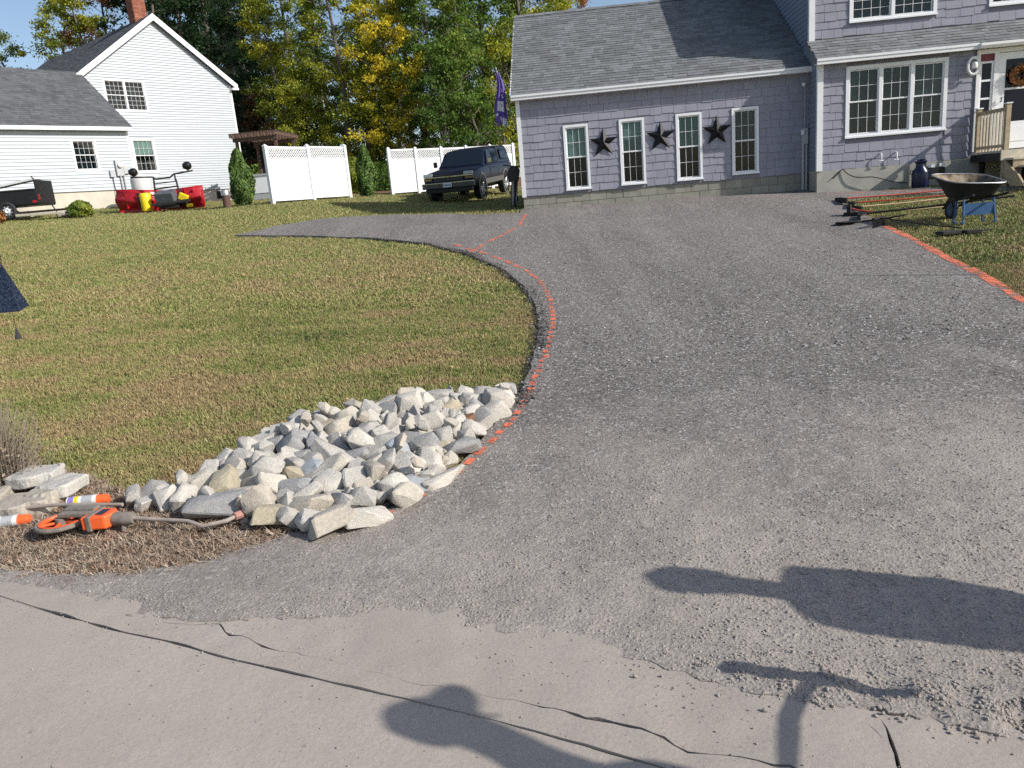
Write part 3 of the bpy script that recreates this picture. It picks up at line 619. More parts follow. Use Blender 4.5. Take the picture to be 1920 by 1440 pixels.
# ------------------------------------------------------------------ windows, siding, shingles
def window(parent, x, z, w, h, y=0.0, units=1, cols=3, rows=2, top='light', low='dark', panes=True, casing=.06, label=None, sill=True):
    """double-hung window set in an opening x..x+w, z..z+h of a wall whose face is at y (looking to -y)"""
    m = MB(); c = casing; f = .028
    m.bb(x - c, x, y - .035, y + .06, z - c, z + h + c).bb(x + w, x + w + c, y - .035, y + .06, z - c, z + h + c)
    m.bb(x, x + w, y - .034, y + .06, z + h, z + h + c).bb(x, x + w, y - .034, y + .06, z - c, z)
    if sill: m.bb(x - c - .01, x + w + c + .01, y - .065, y - .036, z - c - .004, z - c + .03)
    uw = w / units
    for k in range(1, units): m.bb(x + uw * k - .035, x + uw * k + .035, y - .033, y + .06, z, z + h)
    W = m.build('window', M['white'], parent); 
    if label: W['label'] = label
    for k in range(units):
        a = x + uw * k + (.035 if k else 0); b = x + uw * (k + 1) - (.035 if k < units - 1 else 0)
        for s, (z0, z1, yy) in enumerate(((z + h / 2, z + h, y + .005), (z, z + h / 2 + .02, y + .028))):
            sa = MB(); sa.bb(a, a + f, yy, yy + .02, z0, z1).bb(b - f, b, yy, yy + .02, z0, z1).bb(a + f, b - f, yy + .001, yy + .019, z0, z0 + f).bb(a + f, b - f, yy + .001, yy + .019, z1 - f, z1)
            sa.build('sash', M['white'], W)
            X0, X1, Z0, Z1 = a + f, b - f, z0 + f, z1 - f; t = .008; mu = MB()
            for i in range(1, cols): q = X0 + (X1 - X0) * i / cols; mu.bb(q - t / 2, q + t / 2, yy + .004, yy + .012, Z0, Z1)
            for j in range(1, rows): q = Z0 + (Z1 - Z0) * j / rows; mu.bb(X0, X1, yy + .0045, yy + .0115, q - t / 2, q + t / 2)
            if cols > 1: mu.build('muntin', M['white'], W)
            if panes:
                for i in range(cols):
                    for j in range(rows):
                        g = MB(); xa = X0 + (X1 - X0) * i / cols + t * .5; xb = X0 + (X1 - X0) * (i + 1) / cols - t * .5; za = Z0 + (Z1 - Z0) * j / rows + t * .5; zb = Z0 + (Z1 - Z0) * (j + 1) / rows - t * .5
                        g.add([(xa, yy + .007, za), (xb, yy + .007, za), (xb, yy + .007, zb), (xa, yy + .007, zb)], [(0, 1, 2, 3)]); g.build('pane', M['glass'], W)
            else:
                g = MB(); g.add([(X0, yy + .014, Z0), (X1, yy + .014, Z0), (X1, yy + .014, Z1), (X0, yy + .014, Z1)], [(0, 1, 2, 3)]); g.build('pane', M['glass'], W)
            kind = top if s == 0 else low
            if kind == 'light': MB().bb(X0 - .02, X1 + .02, yy + .05, yy + .055, Z0, Z1 + .02).build('shade', M['blindlight'], W)
            elif kind == 'slats':
                g = MB(); q = Z0
                while q < Z1: g.box(((X0 + X1) / 2, yy + .07, q), (X1 - X0 + .03, .024, .0015), Matrix.Rotation(R(-38), 3, 'X')); q += .024
                g.build('blind', M['blind'], W)
            else: MB().bb(X0 - .02, X1 + .02, yy + .25, yy + .255, Z0 - .02, Z1 + .02).build('dark_room_sheet', M['dark'], W)  # near-black sheet whose colour stands in for the unlit room behind the panes
    return W
def wall_cells(m, x0, x1, z0, z1, y0, y1, ops):
    xs = sorted({x0, x1, *[o[0] for o in ops], *[o[1] for o in ops]}); zs = sorted({z0, z1, *[o[2] for o in ops], *[o[3] for o in ops]})
    for i in range(len(xs) - 1):
        # merge vertical runs
        run = None
        for j in range(len(zs) - 1):
            cx, cz = (xs[i] + xs[i + 1]) / 2, (zs[j] + zs[j + 1]) / 2
            hole = any(o[0] < cx < o[1] and o[2] < cz < o[3] for o in ops)
            if not hole: run = (run[0], zs[j + 1]) if run else (zs[j], zs[j + 1])
            if (hole or j == len(zs) - 2) and run: m.bb(xs[i], xs[i + 1], y0, y1, run[0], run[1]); run = None
def cutspans(a, b, za, zb, ops, pad):
    sp = [(a, b)]
    for o in ops:
        if zb > o[2] - pad and za < o[3] + pad:
            n = []
            for s, e in sp:
                if o[0] - pad > s: n.append((s, min(e, o[0] - pad)))
                if o[1] + pad < e: n.append((max(s, o[1] + pad), e))
            sp = [q for q in n if q[1] - q[0] > .03]
    return sp
def wedge(m, xa, xb, za, zb, y, tb=.016, tt=.004, dz=0.0, skew=0.0):
    m.add([(xa, y - tb, za + dz), (xb, y - tb, za + dz + skew), (xb, y - tt, zb + .012), (xa, y - tt, zb + .012), (xa, y, za + dz), (xb, y, za + dz + skew), (xb, y, zb + .012), (xa, y, zb + .012)],
          [(0, 1, 2, 3), (4, 7, 6, 5), (0, 4, 5, 1), (2, 6, 7, 3), (0, 3, 7, 4), (1, 5, 6, 2)])
def shakes(parent, x0, x1, z0, z1, y, ops, seed, single=True, row=.178):
    r = random.Random(seed); z = z0; joined = MB(); k = 0; nrow = 0
    while z < z1 - .02:
        zt = min(z + row, z1); 
        for a, b in cutspans(x0, x1, z, zt, ops, .065):
            q = a; first = True
            while q < b - 1e-4:
                w = r.choice((.19, .24, .27, .30, .34)); w = w * (.5 + .5 * r.random()) if first else w; first = False
                e = min(q + w, b); 
                if b - e < .07: e = b
                m = MB() if single else joined; thick = r.uniform(.013, .024)
                wedge(m, q + .003, e - .003, z, zt, y, thick, .004, r.choice((0, 0, -.012, .008)), 0)
                if single: m.build('shake', M['shake'], parent); k += 1
                q = e
        z = zt; nrow += 1
    if not single: stuff(joined.build('shake_courses', M['shake'], parent))
    return k
def shingles(parent, O, U, S, W, L, seed, mt, tab=.30, expo=.14, name='shingles', clip=None):
    """courses of tabbed shingles on the plane through O spanned by U (along eave) and S (up the slope)"""
    r = random.Random(seed); O, U, S = Vector(O), Vector(U).normalized(), Vector(S).normalized(); N = U.cross(S); N = N if N.z > 0 else -N; m = MB(); n = int(L / expo) + 1
    for i in range(n):
        s0 = i * expo; s1 = min(s0 + expo * 1.08, L); offs = (i % 2) * tab * .5 + r.uniform(-.04, .04); q = -offs
        while q < W:
            a = max(0, q + .003); b = min(W, q + tab * r.choice((.33, .5, .66, 1)) - .0); q = b + .001 if b > 0 else q + tab * .5
            if b - a < .02: continue
            a2, b2 = a, b
            if clip:
                lim = clip(s0 + expo / 2)
                if lim is None: continue
                a2, b2 = max(a, lim[0]), min(b, lim[1])
                if b2 - a2 < .02: continue
            t0 = r.uniform(.009, .019); t1 = .002
            P = lambda u, s, h: O + U * u + S * s + N * h
            m.add([P(a2, s0, t0), P(b2, s0, t0), P(b2, s1, t1), P(a2, s1, t1), P(a2, s0, 0), P(b2, s0, 0)], [(0, 1, 2, 3), (0, 4, 5, 1), (0, 3, 4), (1, 5, 2)])
    o = m.build(name, mt, parent); return stuff(o)

# ------------------------------------------------------------------ the purple house
def purple_house():
    T = thing('shingled_house', 'mauve shingled house with grey roof and attached wing beside the driveway', 'house', GH, HA)
    gw = [(1.11, 1.59, .40, 1.78), (2.42, 2.90, .41, 1.80), (3.73, 4.22, .40, 1.80), (5.01, 5.51, .43, 1.81)]
    # garage wing walls (y 0..8), siding from .29
    wi = MB(); wall_cells(wi, 0, 6.70, .27, 2.62, .0, .12, gw)
    wi.bb(0, .12, .12, 8, .27, 2.62); wi.bb(0, 6.7, 7.88, 8, .27, 2.62)
    wi.prism([(0, 0, 2.62), (0, 4, 5.02), (0, 8, 2.62)], (0, 0, 0), (.12, 0, 0)); wi.build('wall', M['wallin'], T)
    fo = MB(); fo.bb(.005, 6.72, .05, .17, -1.3, .27).bb(.005, .17, .17, 7.9, -1.3, .27); fo.build('foundation', M['found'], T)
    rb = random.Random(5)
    for i, z in enumerate((.075, -.127, -.329)):                          # concrete blocks of the wing's footing
        q = .0 - (i % 2) * .2
        while q < 6.68:
            a, b = max(0.0, q), min(6.70, q + .398)
            if b - a > .05: MB().bb(a + .003, b - .003, .02 + rb.uniform(-.004, .004), .048, z + .003, z + .195).build('block', M['block'], T)
            q += .40
    n = shakes(T, .07, 6.70, .29, 2.50, 0, gw, 11)
    for i, g in enumerate(gw): window(T, g[0], g[2], g[1] - g[0], g[3] - g[2], 0, top='light' if i < 3 else 'slats', low='dark', casing=.055)
    MB().bb(-.02, .075, -.03, .1, .27, 2.50).build('corner_board', M['trim'], T)
    MB().bb(-.022, .0, -.0, .09, -.0, 0.0001).build('corner_cap', M['trim'], T) if False else None
    # side wall siding of the wing (left end)
    for j in range(24):
        z = .29 + j * .1
        if z < 5.0:
            y1 = 8 if z < 2.6 else max(0.2, 8 - (z - 2.6) / .6); y0 = .09 if z < 2.6 else (z - 2.6) / .6
            m = MB(); m.add([(-.014, y0, z), (-.014, y1, z), (-.004, y1, z + .105), (-.004, y0, z + .105), (0, y0, z), (0, y1, z), (0, y1, z + .105), (0, y0, z + .105)], [(0, 1, 2, 3), (0, 4, 5, 1), (0, 3, 7, 4), (1, 5, 6, 2)]); m.build('clapboard', M['bluecl'], T)
    # wing roof: eave y=-.2 z=2.60, ridge y=4 z=5.15
    sl = (5.15 - 2.60) / 4.2; rf = MB()
    rf.add([(-.10, -.2, 2.58), (6.70, -.2, 2.58), (6.70, 4, 5.13), (-.10, 4, 5.13), (-.10, -.2, 2.50), (6.70, -.2, 2.50), (6.70, 4, 5.05), (-.10, 4, 5.05)], [(0, 1, 2, 3), (4, 7, 6, 5), (0, 4, 5, 1), (0, 3, 7, 4), (1, 5, 6, 2), (2, 6, 7, 3)])
    rf.add([(-.10, 8.2, 2.58), (6.70, 8.2, 2.58), (6.70, 4, 5.13), (-.10, 4, 5.13), (-.10, 8.2, 2.50), (6.70, 8.2, 2.50), (6.70, 4, 5.05), (-.10, 4, 5.05)], [(0, 3, 2, 1), (4, 5, 6, 7), (0, 1, 5, 4), (0, 4, 7, 3), (1, 2, 6, 5)])
    rf.build('roof', M['shingle'], T)
    Ls = math.hypot(4.2, 2.55); shingles(T, (-.13, -.225, 2.575), (1, 0, 0), (0, 4.2, 2.55), 6.82, Ls, 21, M['shingle'])
    rc = MB()
    for i in range(24): a = -.13 + i * .285; rc.prism([(a, 3.88, 5.095 + .006 * (i % 2)), (a, 4, 5.175 + .006 * (i % 2)), (a, 4.12, 5.095 + .006 * (i % 2)), (a, 4, 5.15)], (0, 0, 0), (.28, 0, 0))
    stuff(rc.build('ridge_caps', M['shingle'], T))
    fa = MB(); fa.bb(-.10, 6.69, -.225, -.2, 2.475, 2.572); fa.build('fascia', M['trim'], T); MB().bb(-.10, 6.69, -.199, -.02, 2.475, 2.49).build('soffit', M['trim'], T)
    MB().bb(-.10, 6.69, -.245, -.2255, 2.540, 2.585).build('drip_edge', M['white'], T)
    for s in (1, -1):
        MB().prism([(-.125, 4 - 4.2 * s, 2.49), (-.125, 4 - 4.2 * s, 2.60), (-.125, 4, 5.14), (-.125, 4, 5.03)], (0, 0, 0), (.024, 0, 0)).build('rake_board', M['trim'], T)
    # main block: lower front y=-.65 from x 6.70; pent roof; upper front y=0
    mw = [(7.36, 9.34, 1.02, 2.37)]; door = (10.06, 11.60, .42, 2.50)
    ops = mw + [door]
    w = MB(); wall_cells(w, 6.70, 16.0, .29, 2.62, -.65, -.53, ops); w.bb(6.70, 6.82, -.53, 0.0, .29, 2.62); w.bb(6.70, 6.82, 0.0, 8.6, .29, 4.95); w.bb(15.88, 16.0, 0, 8.6, .29, 4.95); w.bb(6.7, 16, 8.48, 8.6, .29, 4.95)
    uw = [(7.62, 9.33, 3.50, 4.62), (10.57, 12.3, 3.54, 4.62)]
    wall_cells(w, 6.82, 15.88, 2.9, 4.95, .0, .12, uw)
    w.prism([(6.70, 0, 4.95), (6.70, 4.3, 7.56), (6.70, 8.6, 4.95)], (0, 0, 0), (.12, 0, 0)); w.prism([(15.88, 0, 4.95), (15.88, 4.3, 7.56), (15.88, 8.6, 4.95)], (0, 0, 0), (.12, 0, 0)); w.build('wall', M['wallin'], T)
    MB().bb(6.69, 16.0, -.67, -.53, -1.4, .285).bb(6.70, 6.85, -.53, 0.0, -1.3, .285).build('foundation', M['found'], T)
    n += shakes(T, 6.80, 9.93, .29, 2.55, -.65, mw, 12)
    shakes(T, 11.72, 13.2, .29, 2.55, -.65, [], 13, single=False)
    shakes(T, 6.80, 13.5, 3.17, 4.85, .0, uw, 14, single=False)
    print('shakes', n)
    MB().bb(6.675, 6.80, -.69, -.60, .29, 2.56).build('corner_board', M['trim'], T); MB().bb(6.675, 6.80, -.04, .06, 3.12, 4.9).build('corner_board', M['trim'], T)
    # slate clapboards on the exposed side wall above the wing roof and in the corner
    for j in range(44):
        z = .30 + j * .108
        spans = [(-.60, .0)] if z < 2.62 else ([(-.2, max(-.2, (z - 2.60) / sl - .2))] if z < 4.9 else [])
        y0 = -.60 if z < 2.62 else max(0, (z - 2.60) / sl - .2); 
        if z < 2.5: yy = (-.60, -.01)
        elif z < 2.62: yy = (-.60, .0)
        elif z < 3.1: yy = (-.80 + (z - 2.55) * 1.65, max(.0, (z - 2.55) / sl - .2 + .12))
        elif z < 4.95: yy = (.06, (z - 2.55) / sl - .2 + .12)
        else: yy = None
        # above the wing roof the visible strip runs from the front corner back to where the roof plane meets the wall
        if yy and yy[1] - yy[0] > .02:
            y0, y1 = yy; m = MB(); m.add([(6.700 - .016, y0, z), (6.70 - .016, y1, z), (6.70 - .004, y1, z + .112), (6.70 - .004, y0, z + .112), (6.7, y0, z), (6.7, y1, z), (6.7, y1, z + .112), (6.7, y0, z + .112)], [(0, 1, 2, 3), (0, 4, 5, 1), (0, 3, 7, 4), (1, 5, 6, 2)]); m.build('clapboard', M['bluecl'], T)
    # above roof: wall behind slope line, visible part is y from front to 4.3
    for j in range(24):
        z = 4.96 + j * .108; y0 = (z - 4.95) / .607; y1 = 8.6 - y0
        if y1 - y0 > .05: m = MB(); m.add([(6.684, y0, z), (6.684, y1, z), (6.696, y1, z + .112), (6.696, y0, z + .112), (6.7, y0, z), (6.7, y1, z)], [(0, 1, 2, 3), (0, 4, 5, 1)]); m.build('clapboard', M['bluecl'], T)
    for j in range(18):
        z = 3.0 + j * .108; y0 = max(.06, (z - 2.62) / sl - .2) ; y1 = 8.6
        if y0 < 4 or z > 5: m = MB(); m.add([(6.684, y0, z), (6.684, y1, z), (6.696, y1, z + .112), (6.696, y0, z + .112), (6.7, y0, z), (6.7, y1, z)], [(0, 1, 2, 3), (0, 4, 5, 1)]); m.build('clapboard', M['bluecl'], T)
    # pent roof over the ground floor
    ps = Vector((0, .88, .52)); pr = MB(); pr.prism([(6.62, -.83, 2.63), (6.62, .0, 3.13), (6.62, .0, 2.95), (6.62, -.55, 2.60), (6.62, -.83, 2.55)], (0, 0, 0), (9.4, 0, 0)); pr.build('pent_roof', M['shingle'], T)
    shingles(T, (6.60, -.86, 2.635), (1, 0, 0), (0, .86, .515), 9.42, 1.0, 22, M['shingle'])
    MB().bb(6.61, 9.95, -.87, -.835, 2.52, 2.628).build('fascia', M['trim'], T); MB().bb(6.61, 16.0, -.834, -.66, 2.535, 2.55).build('soffit', M['trim'], T)
    MB().bb(6.61, 9.93, -.885, -.8705, 2.59, 2.64).build('drip_edge', M['white'], T)
    # gutter and small porch hood at the door
    g = MB(); g.prism([(9.93, -.98, 2.62), (9.93, -.87, 2.62), (9.93, -.87, 2.53), (9.93, -.93, 2.52), (9.93, -.98, 2.57)], (0, 0, 0), (6, 0, 0)); g.build('gutter', M['white'], T)
    MB().bb(10.55, 16.0, -.70, -.67, 2.70, 2.725).build('snow_strip', M['trim'], T)
    window(T, mw[0][0], mw[0][2], mw[0][1] - mw[0][0], mw[0][3] - mw[0][2], -.65, units=3, top='slats', low='slats', casing=.075)
    window(T, uw[0][0], uw[0][2], uw[0][1] - uw[0][0], uw[0][3] - uw[0][2], 0, units=2, cols=4, rows=3, top='slats', low='slats', panes=False, casing=.075)
    window(T, uw[1][0], uw[1][2], uw[1][1] - uw[1][0], uw[1][3] - uw[1][2], 0, units=2, cols=4, rows=3, top='dark', low='dark', panes=False, casing=.075)
    # upper roof
    r2 = MB()
    for s, (ya, yb) in enumerate(((-.12, 4.3), (8.72, 4.3))):
        za, zb = 4.88, 7.62; r2.prism([(6.48, ya, za), (6.48, yb, zb), (6.48, yb, zb - .14), (6.48, ya, za - .14)], (0, 0, 0), (9.7, 0, 0))
    r2.build('roof', M['shingle'], T)
    MB().bb(6.48, 16.1, -.16, -.122, 4.73, 4.88).build('fascia', M['trim'], T)
    for s in (1, -1): MB().prism([(6.455, 4.3 - 4.42 * s, 4.72), (6.455, 4.3 - 4.42 * s, 4.89), (6.455, 4.3, 7.63), (6.455, 4.3, 7.46)], (0, 0, 0), (.024, 0, 0)).build('rake_board', M['trim'], T)
    # entry: casing, sidelight, storm door
    e = MB(); e.bb(10.0, 10.07, -.69, -.60, .42, 2.52).bb(10.07, 11.6, -.688, -.60, 2.43, 2.52).bb(10.36, 10.46, -.686, -.60, .42, 2.43).bb(11.52, 11.6, -.688, -.6, .42, 2.43); e.build('door_casing', M['trim'], T)
    sd = MB(); sd.bb(10.07, 10.36, -.655, -.62, .42, 1.12).bb(10.07, 10.36, -.655, -.62, 2.28, 2.43); sd.build('sidelight_panel', M['maroon'], T)
    sl_ = MB(); sl_.bb(10.075, 10.115, -.665, -.63, 1.12, 2.28).bb(10.315, 10.355, -.665, -.63, 1.12, 2.28)
    for z in (1.12, 1.50, 1.87, 2.24): sl_.bb(10.115, 10.315, -.664, -.631, z, z + .04)
    sl_.build('sidelight', M['white'], T)
    for z in (1.16, 1.54, 1.91): MB().bb(10.115, 10.315, -.645, -.64, z, z + .33).build('sidelight_pane', M['tint'], T)
    d = MB(); d.bb(10.46, 10.60, -.675, -.64, .43, 2.42).bb(11.40, 11.52, -.675, -.64, .43, 2.42).bb(10.60, 11.40, -.674, -.641, 2.28, 2.42).bb(10.60, 11.40, -.674, -.641, .43, 1.0).bb(10.60, 11.40, -.672, -.643, 1.66, 1.70)
    D = d.build('storm_door', M['white'], T); MB().bb(10.60, 11.40, -.66, -.655, 1.0, 2.28).build('door_pane', M['tint'], D)
    MB().bb(10.66, 11.34, -.684, -.676, .58, .90).build('door_panel', M['white'], D, bevel=.004)
    MB().tube([(10.52, -.69, 1.42), (10.52, -.73, 1.42), (10.52, -.73, 1.52)], .012).build('door_handle', M['black'], D)
    # round white lamp/gutter elbow by the door, two little vents, security lamp, conduits, meter box
    el = MB(); pts = [(9.88 + .11 * math.cos(t), -.78, 2.20 + .17 * math.sin(t)) for t in [R(a) for a in range(60, 330, 22)]]; el.tube([(9.99, -.70, 2.37), (9.93, -.76, 2.37)] + pts, .028, 10); L = el.build('wall_lamp', M['white'], T, smooth=True)
    MB().lathe([(.0, -.07), (.05, -.05), (.062, 0), (.05, .05), (.02, .08)], (9.91, -.78, 2.21)).build('lamp_glass', M['glassin'], L, smooth=True)
    for x in (8.05, 8.38): MB().tube([(x, -.66, .56), (x, -.74, .56), (x + .0, -.76, .53), (x, -.76, .40)], .014, 8).tube([(x - .05, -.76, .40), (x + .05, -.76, .40)], .012, 6).build('vent_pipe', M['white'], T, smooth=True)
    MB().bb(6.60, 6.69, -.02, .1, 0, 0).bb(6.60, 6.70, -.10, .0, .93, 1.28).build('junction_box', M['grey'], T, bevel=.006) if False else None
    b = MB(); b.bb(6.52, 6.66, -.10, -.02, .93, 1.28); b.build('junction_box', M['grey'], T, bevel=.006)
    MB().bb(6.49, 6.56, -.13, -.101, 1.14, 1.24).build('meter_cover', M['white'], T)
    MB().tube([(6.56, -.05, .93), (6.56, -.05, -.16)], .033, 10).build('conduit', M['grey'], T, smooth=True); MB().tube([(6.63, -.06, .93), (6.63, -.06, -.16)], .022, 10).build('conduit', M['grey'], T, smooth=True)
    MB().tube([(6.60, -.03, 1.28), (6.60, -.03, 2.2)], .010, 6).build('conduit', M['grey'], T); sp = MB(); sp.lathe([(.0, -.03), (.03, -.02), (.045, .03), (.05, .05)], (6.56, -.07, 2.21), 12); sp.build('security_lamp', M['white'], T, smooth=True)
    MB().bb(9.03, 9.45, -.685, -.668, -.08, .16).build('basement_window_frame', M['black'], T)
    MB().bb(9.08, 9.22, -.70, -.686, .17, .23).build('vent_flap', M['white'], T); MB().bb(9.32, 9.44, -.70, -.686, .18, .25).build('vent_flap', M['white'], T)
    return T
PH = purple_house()

# three barn stars
def star(x, z, i, label):
    m = MB(); c = (0, -.075, 0); n = 5; R1, R2 = .355, .135; pts = []
    for k in range(10):
        a = math.pi / 2 + k * math.pi / 5; rr = R1 if k % 2 == 0 else R2; pts.append((rr * math.cos(a), 0, rr * math.sin(a)))
    vs = [c] + pts + [(0, 0, 0)]; m.add(vs, [(0, 1 + k, 1 + (k + 1) % 10) for k in range(10)] + [(11, 1 + (k + 1) % 10, 1 + k) for k in range(10)])
    o = m.build('barn_star', M['star']); o.location = H(x, -.035, z); o.rotation_euler = (0, 0, HA); tag(o, label, 'star', 'barn stars on the garage wall')
star(1.99, 1.37, 0, 'black metal barn star between the first and second tall windows from the flag')
star(3.32, 1.39, 1, 'black metal barn star between the two middle tall windows')
star(4.61, 1.40, 2, 'black metal barn star next to the shaded tall window nearest the front door')

# flag on its slanted pole
def flag():
    T = thing('flag', 'purple and white flag hanging limp beside the wing roof corner', 'flag', H(-.03, .55, 1.75), HA)
    MB().tube([(0, 0, 0), (-.40, -.25, 1.52)], .013, 8).build('pole', M['steel'], T); MB().lathe([(0, 1.50), (.03, 1.53), (0, 1.58)], (-.405, -.252, 0), 10).build('finial', M['steel'], T)
    MB().bb(-.02, .03, -.03, .03, -.08, .08).build('bracket', M['steel'], T)
    n = 26; mm = 14; v = []; f = []; top = Vector((-.38, -.24, 1.44))
    def pt(i, j, lift=0):
        t = i / n; s = j / mm - .5; wdt = .05 + .34 * t ** .75 if t < .72 else .05 + .34 * .72 ** .75 - (t - .72) * .25
        x = top.x + .13 * t * (1 - .9 * t) + s * wdt + .03 * math.sin(7 * t); y = top.y + .045 * math.sin(s * 15 + 3 * t) * (.4 + t) - lift; return (x, y, top.z - 1.16 * t - .16 * abs(s + .12) * t)
    for i in range(n + 1):
        for j in range(mm + 1): v.append(pt(i, j))
    for i in range(n):
        for j in range(mm): a = i * (mm + 1) + j; f.append((a, a + 1, a + mm + 2, a + mm + 1))
    me = bpy.data.meshes.new('cloth'); me.from_pydata(v, [], f); me.materials.append(M['purple']); me.materials.append(M['tarp'])
    for p in me.polygons:
        i, j = divmod(p.index, mm); p.use_smooth = True
        t = i / n; s = j / mm
        if (.50 < t < .70 and .28 < s < .78 and not (.55 < t < .62 and .5 < s < .62)) or (t > .82 and s > .3 and (i + j) % 5) or (t > .74 and .0 < s < .25 and t < .8): p.material_index = 1
    o = bpy.data.objects.new('cloth', me); COL.objects.link(o); o.parent = T; so_ = o.modifiers.new('thick', 'SOLIDIFY'); so_.thickness = .002
    for k, (i0, j0) in enumerate(((6, 8), (8, 8), (9, 9), (11, 9), (12, 10))):   # small white print down the fold
        q = pt(i0, j0, .006); MB().box(q, (.035, .004, .028), Matrix.Rotation(.4 * (k % 2), 3, 'Y')).build('print_mark', M['tarp'], T)
flag()

# wreath on the storm door
def wreath():
    m = MB(); r = random.Random(4); c = H(10.86, -.72, 1.93)
    m.torus((0, 0, 0), .155, .045, 'y', 26, 8)
    for i in range(420):
        a = r.uniform(0, 6.28); rr = .155 + r.gauss(0, .035); p = Vector((rr * math.cos(a), -r.uniform(.0, .07), rr * math.sin(a))); d = Vector((r.gauss(0, 1), r.gauss(-.5, .6), r.gauss(0, 1))).normalized() * r.uniform(.025, .06); s = d.cross(Vector((r.random(), r.random(), r.random()))).normalized() * .009
        m.add([p - s, p + s, p + d + s * .5, p + d * 1.3, p + d - s * .5], [(0, 1, 2, 3, 4)])
    o = m.build('wreath', M['wreath']); o.location = c; o.rotation_euler = (0, 0, HA); tag(o, 'round dried brown wreath hanging on the glass storm door', 'wreath')
wreath()

# wooden landing, steps and railing
def steps():
    T = thing('porch_steps', 'wooden landing with steps and baluster railing at the front door', 'steps', H(10.0, -.7, 0), HA)
    for k in range(9): MB().bb(-.03, 2.4, -.14 * (k + 1) + .003, -.14 * k, .36, .40).build('deck_board', M['woodpale'], T)
    MB().bb(-.06, 2.4, -1.30, -1.265, .20, .395).build('skirt_board', M['woodpale'], T); MB().bb(-.035, .0, -1.26, 0, .20, .355).build('skirt_board', M['black'], T)
    for i, (y, z) in enumerate(((-1.30, .20), (-1.58, .04), (-1.86, -.12))):
        x0 = .02 + .13 * i
        MB().bb(x0, 2.5, y - .30, y, z - .002, z + .038).build('tread', M['woodpale'], T, bevel=.004); MB().bb(x0 + .02, 2.48, y - .275, y - .25, z - .16, z - .003).build('riser', M['wood'], T)
    MB().prism([(.0, -1.30, .2), (.0, -1.85, -.10), (.0, -2.1, -.32), (.0, -1.6, -.32), (.0, -1.30, -.10)], (0, 0, 0), (.04, 0, 0)).build('stringer', M['wood'], T)
    for x, y in ((.05, -.08), (.05, -1.22)): MB().bb(x - .04, x + .05, y - .045, y + .045, -.5 if y < -1 else .40, 1.30).build('post', M['wood'], T); MB().bb(x - .055, x + .065, y - .06, y + .06, 1.30, 1.325).build('post_cap', M['white'], T)
    MB().bb(.03, .07, -1.17, -.13, 1.17, 1.24).build('rail', M['wood'], T); MB().bb(.03, .07, -1.17, -.13, .46, .52).build('rail', M['wood'], T)
    for k in range(8): y = -.22 - k * .125; MB().bb(.032, .068, y - .018, y + .018, .40, 1.168).build('baluster', M['woodpale'], T)
    MB().bb(2.40, 2.49, -1.26, -1.17, -.5, 1.30).build('post', M['wood'], T)
    for k in range(3): MB().bb(.1 + k * .9, .19 + k * .9, -.2, -.11, -.6, .355).build('leg', M['black'], T)
steps()

# blue milk can, cable
def jug():
    p = H(8.82, -.93); g = Vector((p.x, p.y, tz(p.x, p.y) - .01)); T = thing('milk_can', 'dark blue metal milk can standing against the house foundation', 'milk can', g, HA)
    MB().lathe([(0, 0), (.165, 0), (.172, .02), (.172, .30), (.165, .34), (.10, .43), (.095, .50), (.125, .54), (.125, .56), (0, .565)], n=28).build('body', M['navyjug'], T, smooth=True)
    for s in (-1, 1): MB().tube([(s * .165, 0, .28), (s * .215, 0, .30), (s * .215, 0, .37), (s * .15, 0, .36)], .010, 8).build('handle', M['navyjug'], T, smooth=True)
    MB().lathe([(0, .566), (.075, .566), (.085, .59), (.03, .60), (0, .60)], n=20).build('lid', M['navyjug'], T, smooth=True)
jug()
def cable():
    pts = []
    for i in range(30):
        t = i / 29; x = 7.25 + 1.35 * t; y = -.70 - .10 * math.sin(t * 2.6); z = .30 - .42 * t ** .62 - .06 * math.sin(t * 9) * (1 - t); pts.append(H(x, y, z))
    o = MB().tube([H(7.02, -.70, .10), H(7.1, -.70, .17), H(7.2, -.69, .27)] + pts, .011, 6).build('cable', M['black'], smooth=True); tag(o, 'thin black cable drooping down the foundation below the triple window', 'cable')
cable()

